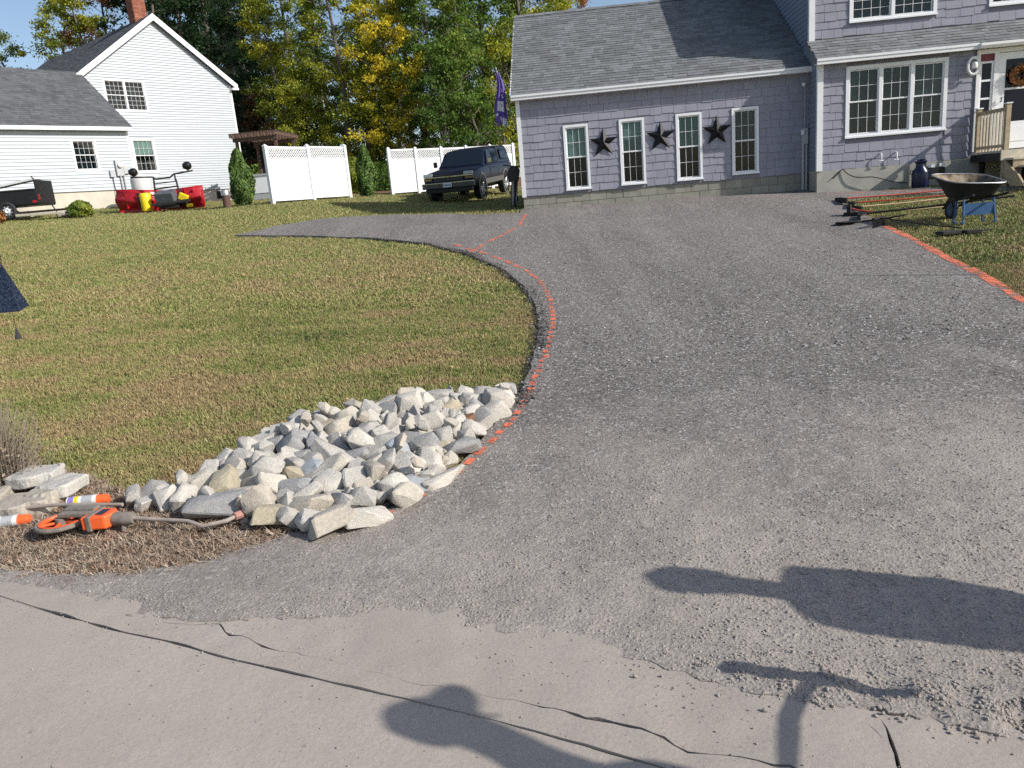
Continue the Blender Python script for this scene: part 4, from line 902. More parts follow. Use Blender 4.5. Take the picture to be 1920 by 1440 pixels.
# ------------------------------------------------------------------ the white neighbouring house
NO = at(240, 358, 34.0); NA = math.atan2(math.cos(R(40)), math.sin(R(40)))    # local x runs at azimuth 40 deg
def white_house():
    T = thing('white_house', 'white vinyl-sided gabled house with grey roofs and low front wing', 'house', NO, NA)
    wv = [(-1.86, -1.04, .93, 2.04)]; gvs = [(1.58, 3.36, 3.84, 5.10), (2.36, 3.30, 1.06, 2.46)]
    w = MB(); wall_cells(w, -9, .44, .06, 2.60, 0, .12, wv + [(-5.9, -5.0, .93, 2.04)]); w.bb(.32, .44, .12, 3.5, .06, 2.6); w.prism([(.32, 0, 2.6), (.32, 3.6, 5.3), (.32, 3.6, 2.6)], (0, 0, 0), (.12, 0, 0))
    G = 3.6; wall_cells(w, .44, 8.0, .04, 5.25, G, G + .12, gvs); w.prism([(.44, G, 5.25), (8.0, G, 5.25), (4.32, G, 8.02)], (0, 0, 0), (0, .12, 0)); w.bb(7.88, 8.0, G + .12, 16, .04, 5.25)
    w.bb(.44, .56, G + .12, 16, .04, 5.25)
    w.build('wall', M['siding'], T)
    MB().bb(-9, .46, .03, .15, -1.6, .06).bb(.45, 8.0, G + .03, G + .15, -1.6, .04).bb(7.9, 8.0, G, 16, -1.6, .04).bb(.3, .46, .1, 3.6, -1.6, .06).build('foundation', M['nfound'], T)
    def board(x0, x1, z, y, e=.115):
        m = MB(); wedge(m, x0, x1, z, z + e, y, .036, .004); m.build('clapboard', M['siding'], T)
    z = .07
    while z < 2.50:
        for a, b in cutspans(-9, .40, z, z + .13, wv + [(-5.9, -5.0, .93, 2.04)], .07): board(a, b, z, 0, .131)
        z += .131
    z = .05
    while z < 7.9:
        a, b = .45, 7.95
        if z > 5.2: f = (z - 5.2) / (8.02 - 5.2); a, b = .45 + (4.32 - .45) * f, 7.95 - (7.95 - 4.32) * f
        for q in cutspans(a, b, z, z + .12, gvs, .08): board(q[0], q[1], z, G, .118)
        z += .118
    MB().bb(.36, .46, -.03, .06, .06, 2.5).build('corner_board', M['white'], T); MB().bb(7.93, 8.04, G - .03, G + .05, .04, 5.2).build('corner_board', M['white'], T)
    MB().bb(.60, .70, G - .028, G - .0195, .05, 2.6).build('downspout', M['white'], T)
    window(T, *[wv[0][0], wv[0][2], wv[0][1] - wv[0][0], wv[0][3] - wv[0][2]], 0, cols=4, rows=2, top='dark', low='dark', panes=False, casing=.09, sill=False)
    window(T, -5.9, .93, .9, 1.11, 0, cols=4, rows=2, top='dark', low='dark', panes=False, casing=.09, sill=False)
    window(T, 1.58, 3.84, 1.78, 1.26, G, units=2, cols=4, rows=3, top='dark', low='dark', panes=False, casing=.09, sill=False)
    window(T, 2.36, 1.06, .94, 1.40, G, cols=4, rows=2, top='light', low='dark', panes=False, casing=.10, sill=False)
    # wing roof
    rf = MB(); rf.prism([(.54, -.28, 2.60), (.54, 3.55, 5.36), (.54, 3.55, 5.22), (.54, -.28, 2.48)], (0, 0, 0), (-10, 0, 0)); rf.prism([(.44, 3.55, 5.36), (.44, 7.3, 2.60), (.44, 7.3, 2.48), (.44, 3.55, 5.22)], (0, 0, 0), (-9.9, 0, 0)); rf.build('roof', M['shingle2'], T)
    shingles(T, (-9.4, -.31, 2.595), (1, 0, 0), (0, 3.83, 2.76), 9.96, math.hypot(3.83, 2.76) + .03, 31, M['shingle2'], tab=.34, expo=.16)
    MB().bb(-9.4, .54, -.32, -.29, 2.44, 2.585).build('gutter', M['white'], T); MB().bb(-9.4, .5, -.289, -.02, 2.45, 2.465).build('soffit', M['white'], T)
    MB().prism([(.545, -.28, 2.45), (.545, -.28, 2.60), (.545, 3.50, 5.33), (.545, 3.50, 5.20)], (0, 0, 0), (.02, 0, 0)).build('rake_board', M['shingle2'], T)
    # tall roof, ridge along +y
    for s, (xe, ze) in enumerate(((.30, 5.22), (8.30, 5.20))):
        xr_, zr = 4.34, 8.17; m = MB(); m.prism([(xe, G - .22, ze), (xr_, G - .22, zr), (xr_, G - .22, zr - .14), (xe, G - .22, ze - .14)], (0, 0, 0), (0, 12.5, 0)); m.build('roof', M['shingle2'], T)
        n_ = Vector((xr_ - xe, 0, zr - ze)); shingles(T, (xe, G + 12.3, ze + .01) if s == 0 else (xe, G - .2, ze + .01), (0, -1, 0) if s == 0 else (0, 1, 0), n_, 12.5, n_.length, 33 + s, M['shingle2'], tab=.34, expo=.16)
        MB().prism([(xe, G - .27, ze - .24), (xe, G - .27, ze + .03), (xr_, G - .27, zr + .03), (xr_, G - .27, zr - .27)], (0, 0, 0), (0, .04, 0)).build('rake_board', M['white'], T)
    MB().bb(7.98, 8.34, G - .268, G + .02, 4.96, 5.06).build('eave_return', M['white'], T)
    # brick chimney: courses of single bricks on the faces in view
    ch = MB(); ch.bb(4.10, 4.72, G + .95, G + 1.55, 7.2, 9.35); C_ = ch.build('chimney', M['found'], T)
    for r_ in range(17):
        z = 7.75 + r_ * .095; o = (r_ % 2) * .1
        for k in range(3):
            a = 4.10 + k * .207; MB().bb(a + .004, a + .203, G + .935, G + .95, z, z + .083).build('brick', M['brick'], C_)
            a = G + .95 + k * .2; MB().bb(4.085, 4.10, a + .004, a + .196, z, z + .083).build('brick', M['brick'], C_)
    MB().bb(4.05, 4.77, G + .90, G + 1.60, 9.36, 9.44).build('chimney_cap', M['brick'], C_)
    # electric meter and conduits on the corner of the wing
    b = MB().bb(-.36, -.06, -.13, -.02, .62, 1.27).build('electric_box', M['grey'], T, bevel=.01); MB().lathe([(.10, 0), (.10, -.07), (.07, -.10), (0, -.10)], (-.2, -.13, 1.05), 16, 'y').build('meter_glass', M['glassin'], b, smooth=True)
    MB().bb(-.05, .16, -.12, -.02, .70, 1.02).build('electric_box', M['grey'], T, bevel=.008); MB().bb(-.64, -.46, -.12, -.02, .58, .86).build('phone_box', M['grey'], T, bevel=.01)
    for x in (-.22, -.08): MB().tube([(x, -.07, .62), (x, -.07, -.5)], .035, 8).build('conduit', M['grey'], T, smooth=True)
    MB().tube([(-.55, -.06, .58), (-.52, -.06, -.5)], .014, 6).build('conduit', M['black'], T)
    MB().bb(6.25, 6.85, G - .02, G + .02, -.42, -.05).build('basement_window', M['black'], T)
white_house()

# ------------------------------------------------------------------ white fences
def lattice(m, L, z0, z1, y=0):
    s = .105; w = .026; hh = z1 - z0
    for sg in (1, -1):
        q = -hh
        while q < L + hh:
            # strip from (q,z0) to (q+sg*hh,z1), clipped to 0..L
            a0, a1 = (q, q + hh) if sg > 0 else (q + hh, q); za, zb = z0, z1
            def P(t): return a0 + (a1 - a0) * t
            t0, t1 = 0.0, 1.0
            for lim in (0, L):
                A, B = P(t0), P(t1)
                if (A < 0 and B < 0) or (A > L and B > L): t0 = t1 = 0; break
            else:
                ts = sorted(((0 - a0) / (a1 - a0), (L - a0) / (a1 - a0))); t0, t1 = max(0, ts[0]), min(1, ts[1])
            if t1 - t0 > .02:
                p0, p1 = (P(t0), z0 + hh * t0), (P(t1), z0 + hh * t1); h = w * .7; yy = y + sg * .003
                m.add([(p0[0] - h, yy - .002, p0[1]), (p0[0] + h, yy - .002, p0[1]), (p1[0] + h, yy - .002, p1[1]), (p1[0] - h, yy - .002, p1[1]), (p0[0] - h, yy + .002, p0[1]), (p0[0] + h, yy + .002, p0[1]), (p1[0] + h, yy + .002, p1[1]), (p1[0] - h, yy + .002, p1[1])],
                      [(0, 1, 2, 3), (4, 7, 6, 5), (0, 4, 5, 1), (2, 6, 7, 3), (0, 3, 7, 4), (1, 5, 6, 2)])
            q += s
def fence(A, B, n, label, hgt=1.83, extra=0):
    A = Vector(A); B = Vector(B); d = B - A; L = d.length; T = thing('vinyl_fence', label, 'fence', (A.x, A.y, tz(A.x, A.y)), math.atan2(d.y, d.x), 'white lattice-topped fences'); seg = L / n
    z0 = tz(A.x, A.y)
    for k in range(n + 1):
        p = A + d * (k / n); z = tz(p.x, p.y) - z0; x = seg * k
        MB().bb(x - .06, x + .06, -.06, .06, z - .3, z + hgt).build('post', M['white'], T, bevel=.006); c = MB(); c.add([(x - .075, -.075, z + hgt), (x + .075, -.075, z + hgt), (x + .075, .075, z + hgt), (x - .075, .075, z + hgt), (x, 0, z + hgt + .07)], [(0, 1, 4), (1, 2, 4), (2, 3, 4), (3, 0, 4), (3, 2, 1, 0)]); c.build('post_cap', M['white'], T)
        if k < n:
            p2 = A + d * ((k + .5) / n); z = tz(p2.x, p2.y) - z0; a, b = x + .06, x + seg - .06
            m = MB(); m.bb(a, b, -.022, .022, z + .05, z + .15).bb(a, b, -.022, .022, z + 1.34, z + 1.42).bb(a, b, -.022, .022, z + hgt - .09, z + hgt - .02)
            m.build('rail', M['white'], T); q = a; w = (b - a) / max(1, round((b - a) / .16))
            while q < b - .02: MB().bb(q + .002, q + w - .002, -.014, .014, z + .15, z + 1.34).build('fence_board', M['white'], T); q += w
            lt = MB(); lt.v = []; lattice(lt, b - a, z + 1.42, z + hgt - .09); lt.v = [(v[0] + a, v[1], v[2]) for v in lt.v]; stuff(lt.build('lattice', M['white'], T))
f1a = gp(512, 378); f1a = at(512, 378, 26.2); f1b = at(657, 370, 29.4)
fence((f1a.x, f1a.y), (f1b.x, f1b.y), 2, 'white lattice-topped fence of two panels between the rounded shrubs')
f2a = at(737, 365, 33.0); f2b = at(968, 362, 36.2)
fence((f2a.x, f2a.y), (f2b.x, f2b.y), 5, 'white lattice-topped fence standing behind the parked pickup truck')
#PART3

# ------------------------------------------------------------------ quarried rocks beside the drive
ORD = 'first second third fourth fifth sixth seventh eighth ninth tenth eleventh twelfth thirteenth fourteenth fifteenth sixteenth seventeenth eighteenth nineteenth twentieth'.split()
TENS = {7: 'seventy', 8: 'eighty', 9: 'ninety', 2: 'twenty', 3: 'thirty', 4: 'forty', 5: 'fifty', 6: 'sixty'}
def ordinal(n):
    if n < 20: return ORD[n]
    t, r = divmod(n + 1, 10)
    return (TENS[t] + 'ieth').replace('tyieth', 'tieth') if r == 0 else TENS[t] + '-' + ORD[r - 1]
def rock_mesh(seed, flat=1.0, pts=15):
    r = random.Random(seed); bm = bmesh.new()
    for i in range(pts):
        a = Vector((r.gauss(0, 1), r.gauss(0, 1), r.gauss(0, 1))).normalized(); e = .75                      # points pushed towards a rough block
        p = Vector([math.copysign(abs(c) ** e, c) for c in a]); mx = max(abs(p.x), abs(p.y), abs(p.z)); p = p.lerp(p / mx, .55) * r.uniform(.86, 1.06)
        bm.verts.new((p.x, p.y * .8, p.z * .68 * flat))
    res = bmesh.ops.convex_hull(bm, input=bm.verts)
    bmesh.ops.delete(bm, geom=[g for g in res['geom_interior'] if isinstance(g, bmesh.types.BMVert)], context='VERTS')
    bmesh.ops.delete(bm, geom=[v for v in bm.verts if not v.link_faces], context='VERTS')
    bmesh.ops.dissolve_limit(bm, angle_limit=R(14), verts=bm.verts, edges=bm.edges)
    bmesh.ops.bevel(bm, geom=list(bm.edges), offset=.055, segments=1, affect='EDGES', clamp_overlap=True)
    bmesh.ops.triangulate(bm, faces=bm.faces); bmesh.ops.subdivide_edges(bm, edges=[e for e in bm.edges if e.calc_length() > .35], cuts=1, use_grid_fill=True)
    for v in bm.verts: v.co += v.normal * noise.noise(v.co * 2.3 + Vector((seed, 0, 0))) * .07 + v.normal * noise.noise(v.co * 6 + Vector((seed, 9, 0))) * .03
    bmesh.ops.triangulate(bm, faces=bm.faces)
    me = bpy.data.meshes.new('rock'); bm.to_mesh(me); bm.free(); me.materials.append(ROCKM['white'])
    me.polygons.foreach_set('use_smooth', [True] * len(me.polygons))
    try: me.set_sharp_from_angle(angle=R(26))
    except Exception: pass
    return me
RK = [rock_mesh(100 + i, 1.0 if i % 3 else .8, 13 + i % 8) for i in range(26)]
def rocks():
    r = random.Random(42); placed = []          # (x, y, radius, tone, dims, rotz, tilt, special)
    def px(u, v): q = gp(u, v, .08); return q.x, q.y
    special = [(408, 946, .20, 'speckled grey', (.25, .15, .12), .25, 'large speckled grey rock at the lower left front, beside the measuring wheel handle'),
               (583, 948, .145, 'beige', (.17, .14, .12), -.2, 'rounded beige boulder, second from the lowest front tip of the rock bed'),
               (620, 978, .15, 'beige', (.18, .13, .12), .5, 'low beige rock forming the lowest front tip of the rock bed'),
               (505, 962, .13, 'yellowish', (.16, .13, .11), .1, 'yellow-stained rock in front between the speckled grey rock and the beige boulder'),
               (690, 957, .12, 'white', (.19, .10, .09), .62, 'long white rock lying along the driveway edge above the lowest tip'),
               (835, 877, .12, 'white', (.27, .08, .07), .98, 'longest narrow white slab lying along the driveway edge'),
               (762, 893, .14, 'bluish grey', (.20, .15, .10), .1, 'smooth bluish grey boulder near the driveway edge'),
               (762, 925, .11, 'cream', (.13, .10, .12), .3, 'upright cream rock at the driveway edge under the smooth bluish boulder'),
               (558, 912, .14, 'speckled grey', (.17, .13, .11), -.3, 'grey speckled rock in the middle of the lower half of the bed'),
               (874, 793, .10, 'rusty', (.11, .08, .11), 1.1, 'rust-brown rock among white ones near the top of the bed'),
               (862, 832, .15, 'speckled grey', (.19, .14, .11), .3, 'big pale speckled rock overhanging the long white slab'),
               (566, 790, .11, 'pale grey', (.13, .11, .12), .9, 'pointed pale rock standing at the lawn edge where the bed widens'),
               (610, 800, .13, 'yellowish', (.20, .10, .09), .6, 'long yellow-stained slab leaning at the lawn edge'),
               (720, 765, .13, 'pale grey', (.17, .13, .13), .3, 'broad pale grey rock at the middle of the lawn edge'),
               (828, 748, .14, 'pale grey', (.18, .13, .12), .1, 'large pale rock near the top of the lawn edge'),
               (930, 765, .13, 'white', (.14, .12, .15), .6, 'tall white rock near the top tip by the drive'),
               (495, 862, .11, 'pale grey', (.12, .10, .12), .2, 'blocky pale grey rock with a shaded left face near the lawn edge'),
               (385, 902, .13, 'cream', (.15, .12, .13), .3, 'large cream rock on the left part of the lawn edge'),
               (455, 925, .12, 'beige', (.17, .12, .10), .4, 'beige slab just behind the large speckled grey rock'),
               (725, 838, .10, 'pale grey', (.11, .10, .12), .5, 'upright pale rock in the middle of the bed')]
    for u, v, rad, tone, dims, rz, lab in special:
        x, y = px(u, v); placed.append((x, y, rad * .66, tone, tuple(q * .80 for q in dims), rz, .12, lab))
    bx0, bx1 = min(p[0] for p in BW), max(p[0] for p in BW); by0, by1 = min(p[1] for p in BW), max(p[1] for p in BW)
    for rad, tries, sp in ((.090, 160, 1.0), (.078, 1500, 1.0), (.066, 6000, .98), (.052, 9000, .96), (.040, 9000, .96)):
        xs = np.array([r.uniform(bx0, bx1) for _ in range(tries)]); ys = np.array([r.uniform(by0, by1) for _ in range(tries)]); k = inpoly(xs, ys, BW)
        for x, y in zip(xs[k], ys[k]):
            rr = rad * r.uniform(.88, 1.12)
            if all((x - p[0]) ** 2 + (y - p[1]) ** 2 > ((rr + p[2]) * .77 * sp) ** 2 for p in placed):
                q = rr * 1.16; placed.append((x, y, rr, r.choices(['white', 'cream', 'pale grey', 'beige', 'speckled grey', 'yellowish', 'bluish grey'], [36, 10, 34, 10, 7, 1, 2])[0], (q * r.uniform(1.0, 1.25), q * r.uniform(.9, 1.1), q * r.uniform(.95, 1.3)), r.uniform(0, 6.28), .5, None))
    # a few small ones perched in the gaps of the upper half
    for i in range(16):
        b = r.choice(placed); x, y = b[0] + r.uniform(-.14, .14), b[1] + r.uniform(-.14, .14)
        if inpoly(np.array([x]), np.array([y]), BW)[0]: q = r.uniform(.035, .055); placed.append((x, y, -1, r.choice(['white', 'pale grey', 'cream', 'beige']), (q * 1.25, q, q), r.uniform(0, 6.28), .6, 'perched'))
    # curvilinear place in the bed: t along it from the top tip, s from lawn edge to driveway edge
    lawn_side = [BW[i] for i in range(14, -1, -1)]; lawn_side = [BW[14], BW[13], BW[12], BW[11]] if False else [P2(*p) for p in [(968, 713), (900, 735), (830, 733), (740, 742), (640, 768), (545, 772), (460, 822), (370, 878), (330, 903), (205, 935)]]
    drive_side = [P2(*p) for p in [(978, 742), (935, 792), (872, 862), (800, 922), (700, 968), (592, 1006), (540, 985), (440, 975), (350, 965), (250, 952)]]
    def near(poly, x, y):
        best = (1e9, 0); acc = 0
        for a, b in zip(poly[:-1], poly[1:]):
            d = (b[0] - a[0], b[1] - a[1]); L2 = d[0] ** 2 + d[1] ** 2; t = max(0, min(1, ((x - a[0]) * d[0] + (y - a[1]) * d[1]) / L2)); q = math.hypot(x - a[0] - d[0] * t, y - a[1] - d[1] * t)
            if q < best[0]: best = (q, acc + t * math.sqrt(L2))
            acc += math.sqrt(L2)
        return best
    rec = []
    for i, p in enumerate(placed):
        dl, tl = near(lawn_side, p[0], p[1]); dd, td = near(drive_side, p[0], p[1]); rec.append([i, dl, dd, (tl + td) / 2, p])
    rows = {}
    for q in rec:
        if q[4][7] and q[4][7] != 'perched': continue
        dl, dd = q[1], q[2]
        if q[4][7] == 'perched': row = 'perched'
        elif dl < .13: row = 'lawn'
        elif dd < .13: row = 'drive'
        elif dl / (dl + dd) < .36: row = 'second'
        elif dl / (dl + dd) > .66: row = 'inner'
        else: row = 'centre'
        rows.setdefault(row, []).append(q)
    ph = {'lawn': 'rock along the lawn edge', 'drive': 'rock along the driveway edge', 'second': 'rock one row in from the lawn', 'inner': 'rock one row in from the driveway', 'centre': 'rock in the middle row', 'perched': 'small stone perched on other rocks'}
    labels = {}
    tmax = max(q[3] for q in rec) * 1.001; secs = ['top quarter', 'upper middle', 'lower middle', 'bottom quarter']
    for row, L in rows.items():
        for sec in range(4):
            S = sorted([q for q in L if int(q[3] / tmax * 4) == sec], key=lambda q: q[3])
            for n_, q in enumerate(S):
                sz = 'large' if q[4][2] > .085 else 'medium' if q[4][2] > .062 else 'small'
                labels[q[0]] = (f"{'' if row == 'perched' else sz + ' '}{q[4][3]} {ph[row]}, {ordinal(n_)} in the bed's {secs[sec]}")
    for i, p in enumerate(placed):
        x, y, rad, tone, dims, rz, tilt, lab = p
        me = RK[r.randrange(len(RK))]; o = bpy.data.objects.new('rock', me); COL.objects.link(o)
        dl = rec[i][1]; dd = rec[i][2]; mound = .035 * min(1, min(dl, dd) / .35)
        z = tz(x, y) + mound + (dims[2] * .42 if rad > 0 else .11) + (r.uniform(-.015, .03))
        o.location = (x, y, z); o.rotation_euler = (r.gauss(0, tilt), r.gauss(0, tilt), rz); o.scale = (dims[0], dims[1] * 1.1, dims[2] * 1.1)
        o.material_slots[0].link = 'OBJECT'; o.material_slots[0].material = ROCKM[tone]
        tag(o, lab if (lab and lab != 'perched') else labels[i], 'rock', 'quarried rocks beside the driveway')
    print('rocks', len(placed))
rocks()
# rubble between them
xb = rng.uniform(-4, .5, 9000); yb = rng.uniform(3.4, 7.2, 9000); k = inpoly(xb, yb, BW); xb, yb = xb[k], yb[k]
n = len(xb); s_ = rng.uniform(.012, .038, n)
rb_ = scatter('rubble', np.stack([xb, yb, TZ(xb, yb) + .01 + rng.uniform(0, .05, n)], 1), rng.uniform(0, 6.28, (n, 3)), np.repeat(s_[:, None], 3, 1), [pebble_mesh(50 + i) for i in range(4)], ROCKM['beige'])

# ------------------------------------------------------------------ retaining wall blocks, dried bush, wheel, cans
def wall_block(u, v, w, d, h, rz, tone, label, lift=0):
    p = gp(u, v, .05); m = MB(); r = random.Random(int(u)); n = 7; front = [(-w / 2 + w * i / n, -d / 2 - .03 * math.sin(math.pi * i / n) + r.uniform(-.012, .012)) for i in range(n + 1)]
    poly = [(x, y, 0) for x, y in front] + [(w / 2 - .03, d / 2, 0), (-w / 2 + .03, d / 2, 0)]; m.prism(poly, (0, 0, 0), (0, 0, h))
    me = m.mesh('wall_block', ROCKM[tone]); bm = bmesh.new(); bm.from_mesh(me); bmesh.ops.bevel(bm, geom=list(bm.edges), offset=.012, segments=1, affect='EDGES'); bmesh.ops.triangulate(bm, faces=[f for f in bm.faces if len(f.verts) > 4])
    bmesh.ops.subdivide_edges(bm, edges=[e for e in bm.edges if e.calc_length() > .06], cuts=2, use_grid_fill=True)
    for q in bm.verts: q.co += Vector((noise.noise(q.co * 14), noise.noise(q.co * 14 + Vector((5, 0, 0))), noise.noise(q.co * 14 + Vector((0, 7, 0))))) * .010
    bm.to_mesh(me); bm.free(); o = bpy.data.objects.new('wall_block', me); COL.objects.link(o); o.location = (p.x, p.y, tz(p.x, p.y) - .03 + lift); o.rotation_euler = (r.uniform(-.04, .04), r.uniform(-.04, .04), rz); tag(o, label, 'block', 'retaining wall blocks')
wall_block(50, 942, .34, .22, .115, .12, 'beige', 'tan wall block in front, lowest of the stacked blocks beside the dried bush')
wall_block(-40, 942, .36, .26, .13, .05, 'beige', 'tan wall block under the dried bush, cut off at its outer end')
wall_block(95, 925, .20, .22, .12, -.1, 'beige', 'small tan block between the front block and the pale slab')
wall_block(122, 912, .24, .22, .08, -.28, 'pale grey', 'pale rounded wall block, the farthest out towards the grass', .05)
wall_block(74, 903, .30, .22, .08, .06, 'pale grey', 'pale wall block behind the tan one, half beside the dried bush', .08)
def dried_bush():
    b = gp(-5, 905, .03); T = thing('dried_bush', 'dusty dried bush with thin upright stalks beside the wall blocks', 'bush', (b.x, b.y, tz(b.x, b.y))); r = random.Random(3)
    m = MB(); c = MB()
    for i in range(520):
        a = r.uniform(0, 6.28); d = abs(r.gauss(0, .12)); x, y = d * math.cos(a), d * math.sin(a) * .6; h = r.uniform(.2, .60) * (1 - d * .8); l = r.uniform(.02, .20); bx, by = math.cos(a) * l, math.sin(a) * l
        m.tube([(x, y, 0), (x + bx * .4, y + by * .4, h * .55), (x + bx, y + by, h)], [.0032, .0024, .001], 3, False)
    st = varied('dried_stalk', (.40, .34, .26), .2, 20, .9, rand='island'); m.build('stalks', st, T)['kind'] = 'stuff'
    for i in range(4200):
        p = Vector((r.gauss(0, .15), r.gauss(0, .10), abs(r.gauss(.12, .12)))); q = Vector((r.gauss(0, 1), r.gauss(0, 1), r.gauss(0, 1))).normalized(); s = r.uniform(.006, .015); t = q.orthogonal().normalized(); w = q.cross(t)
        c.add([p - t * s, p + w * s * .5, p + t * s, p - w * s * .5], [(0, 1, 2, 3)])
    c.build('leaves', varied('dried_leaf', (.27, .205, .15), .5, 9, .95, rand='island'), T)['kind'] = 'stuff'
dried_bush()
def measuring_wheel():
    c = gp(118, 990, .03); e = gp(440, 985, .02); d = Vector((e.x - c.x, e.y - c.y, 0)); rz = math.atan2(d.y, d.x)
    T = thing('measuring_wheel', 'dusty orange measuring wheel with grey handle lying on the verge', 'measuring wheel', (c.x, c.y, tz(c.x, c.y) + .02), rz); tl = R(9)
    W = MB().torus((0, 0, .045), .122, .013, 'z', 40, 10).build('tyre', M['dustyblack'], T, smooth=True)
    rm = MB(); rm.lathe([(.111, .032), (.111, .058), (.098, .058), (.092, .050), (.092, .040), (.098, .032), (.111, .032)], n=40); W2 = rm.build('rim', M['orange'], T, smooth=True)
    for k in range(5):
        a = k * 2 * math.pi / 5; MB().tube([(0, 0, .046), (.095 * math.cos(a), .095 * math.sin(a), .046)], .009, 6).build('spoke', M['orange'], W2)
    MB().lathe([(0, .025), (.03, .03), (.03, .07), (0, .075)], n=16).build('hub', M['dustyblack'], W2, smooth=True)
    MB().bb(.0, .20, -.022, .022, .076, .10).build('fork', M['dustyblack'], T, bevel=.005)
    b = MB(); b.prism([(.17, -.075, .02), (.30, -.06, .02), (.32, 0, .02), (.30, .06, .02), (.17, .075, .02)], (0, 0, 0), (0, 0, .075)); b.build('counter_housing', M['orange'], T, bevel=.01)
    MB().bb(.20, .225, -.078, .078, .015, .10).build('housing_strap', M['dustyblack'], T, bevel=.004); MB().bb(.235, .275, -.035, .035, .094, .0985).build('counter_window', M['tint'], T)
    MB().bb(-.02, .17, .05, .11, .07, .10).build('stand', M['dustyblack'], T, bevel=.01)
    MB().lathe([(.032, .31), (.036, .33), (.036, .41), (.028, .43)], (0, 0, .055), 14, 'x').build('hinge_clamp', M['dustyblack'], T, smooth=True); MB().tube([(.37, 0, .05), (.37, -.02, -.01)], .014, 8).build('release_lever', M['dustyblack'], T)
    L = d.length; MB().tube([(.42, 0, .055), (.75, -.02, .035), (L * .86, -.06, .02), (L * .97, -.02, .03), (L, .05, .03)], [.012, .011, .011, .012, .011], 10).build('handle', M['dustymetal'], T, smooth=True)
    MB().tube([(L - .01, .03, .03), (L + .02, .08, .03)], .022, 8).build('grip', varied('dusty_red_grip', (.42, .22, .18), .2, 20, .9), T, smooth=True)
measuring_wheel()
def spray_can(u, v, rz, label, band, capc):
    p = gp(u, v, .03); T = thing('spray_can', label, 'spray can', (p.x, p.y, tz(p.x, p.y) + .032), rz, 'marking paint cans')
    MB().lathe([(.028, -.10), (.033, -.095), (.033, .075)], n=20, axis='x').build('body', M['tarp'], T, smooth=True)
    MB().lathe([(.0334, -.088), (.0334, -.055)], n=20, axis='x').build('label_band', band, T, smooth=True); MB().lathe([(.0336, -.052), (.0336, -.030)], n=20, axis='x').build('label_band', M['yellow'], T, smooth=True)
    MB().lathe([(.0335, -.01), (.0335, .05)], n=20, axis='x').build('label_band', M['grey'], T, smooth=True)
    for k in range(5): MB().box((-.028 + 0, -.0335 * math.cos(.5 - .25 * k), .0335 * math.sin(.5 - .25 * k)), (.006, .004, .004)).build('print_mark', M['black'], T) if False else None
    MB().lathe([(.033, .075), (.029, .085), (.029, .120), (.024, .135), (0, .137)], n=18, axis='x').build('cap', capc, T, smooth=True)
pur = varied('purple_print', (.28, .2, .5), .1, 20, .5)
spray_can(160, 940, .06, 'white spray can with purple and yellow bands lying behind the measuring wheel', pur, M['orange'])
spray_can(10, 979, .12, 'white spray can with orange cap lying at the edge beside the wheel', M['grey'], M['orange'])
def rod():
    a, b = gp(-10, 968, .02), gp(232, 955, .02); c = a.lerp(b, .5); o = MB().tube([a + Vector((0, 0, .03)), c + Vector((0, 0, .05)), b + Vector((0, 0, .03))], .011, 8).build('marking_wand', M['dustymetal'], smooth=True); tag(o, 'thin dusty metal wand lying between the spray can and the orange wheel', 'wand')
rod()

# hanging metal bell ornament at the lawn edge, on a shepherd's hook standing outside the frame
def ornament():
    p = at(0, 540, 4.2); base = Vector((p.x - .32, p.y, 0)); z0 = tz(base.x, base.y)
    T = thing('garden_hook', 'black iron garden hook standing past the edge of the lawn', 'garden hook', (base.x, base.y, z0))
    top = p.z + .40 - z0; MB().tube([(0, 0, -.2), (0, 0, top)] + [(.16 - .16 * math.cos(t), 0, top + .16 * math.sin(t)) for t in [k * math.pi / 8 for k in range(1, 9)]] + [(.32, 0, top - .03), (.335, 0, top - .035)], .008, 8).build('hook', M['black'], T, smooth=True)
    X = p.x + .035; bl = varied('speckled_blue_metal', (.045, .06, .10), .6, 60, .35, metal=.6); t = NT(bl)
    t.col(t.ramp(t.noise(t.obj(), 130, 3, .8), [(.38, (.010, .014, .03)), (.54, (.035, .05, .09)), (.70, (.20, .24, .32))]))
    zt, zb = at(5, 502, 4.2).z, at(42, 582, 4.2).z; w = .064; hh = (zt - zb) * 1.12
    B = thing('metal_bell', 'dark blue speckled pyramid bell with small cone clapper hanging over the lawn edge', 'bell', (X, p.y, zb))
    m = MB(); ap = (0, 0, hh); cs = [(-w, -w * .6, 0), (w, -w * .6, .0), (w, w * .9, .02), (-w, w * .9, .02)]; m.add([ap] + cs, [(0, 1, 2), (0, 2, 3), (0, 3, 4), (0, 4, 1)]); o = m.build('shell', bl, B); s = o.modifiers.new('thick', 'SOLIDIFY'); s.thickness = .004
    for k in range(4): MB().torus((0, 0, hh + .012 + .026 * k), .011, .0022, 'y' if k % 2 else 'x', 12, 5).build('chain_link', M['black'], B)
    MB().tube([(0, 0, hh + .10), (0, 0, top + z0 - .03 - zb)], .0018, 5).build('chain', M['black'], B)
    MB().tube([(.0, 0, .01), (.0, 0, -.085)], .0015, 5).build('clapper_wire', M['black'], B); MB().lathe([(0, -.080), (.020, -.150), (.020, -.154), (0, -.152)], (.0, 0, 0), 4).build('clapper', M['rubber'], B)
ornament()

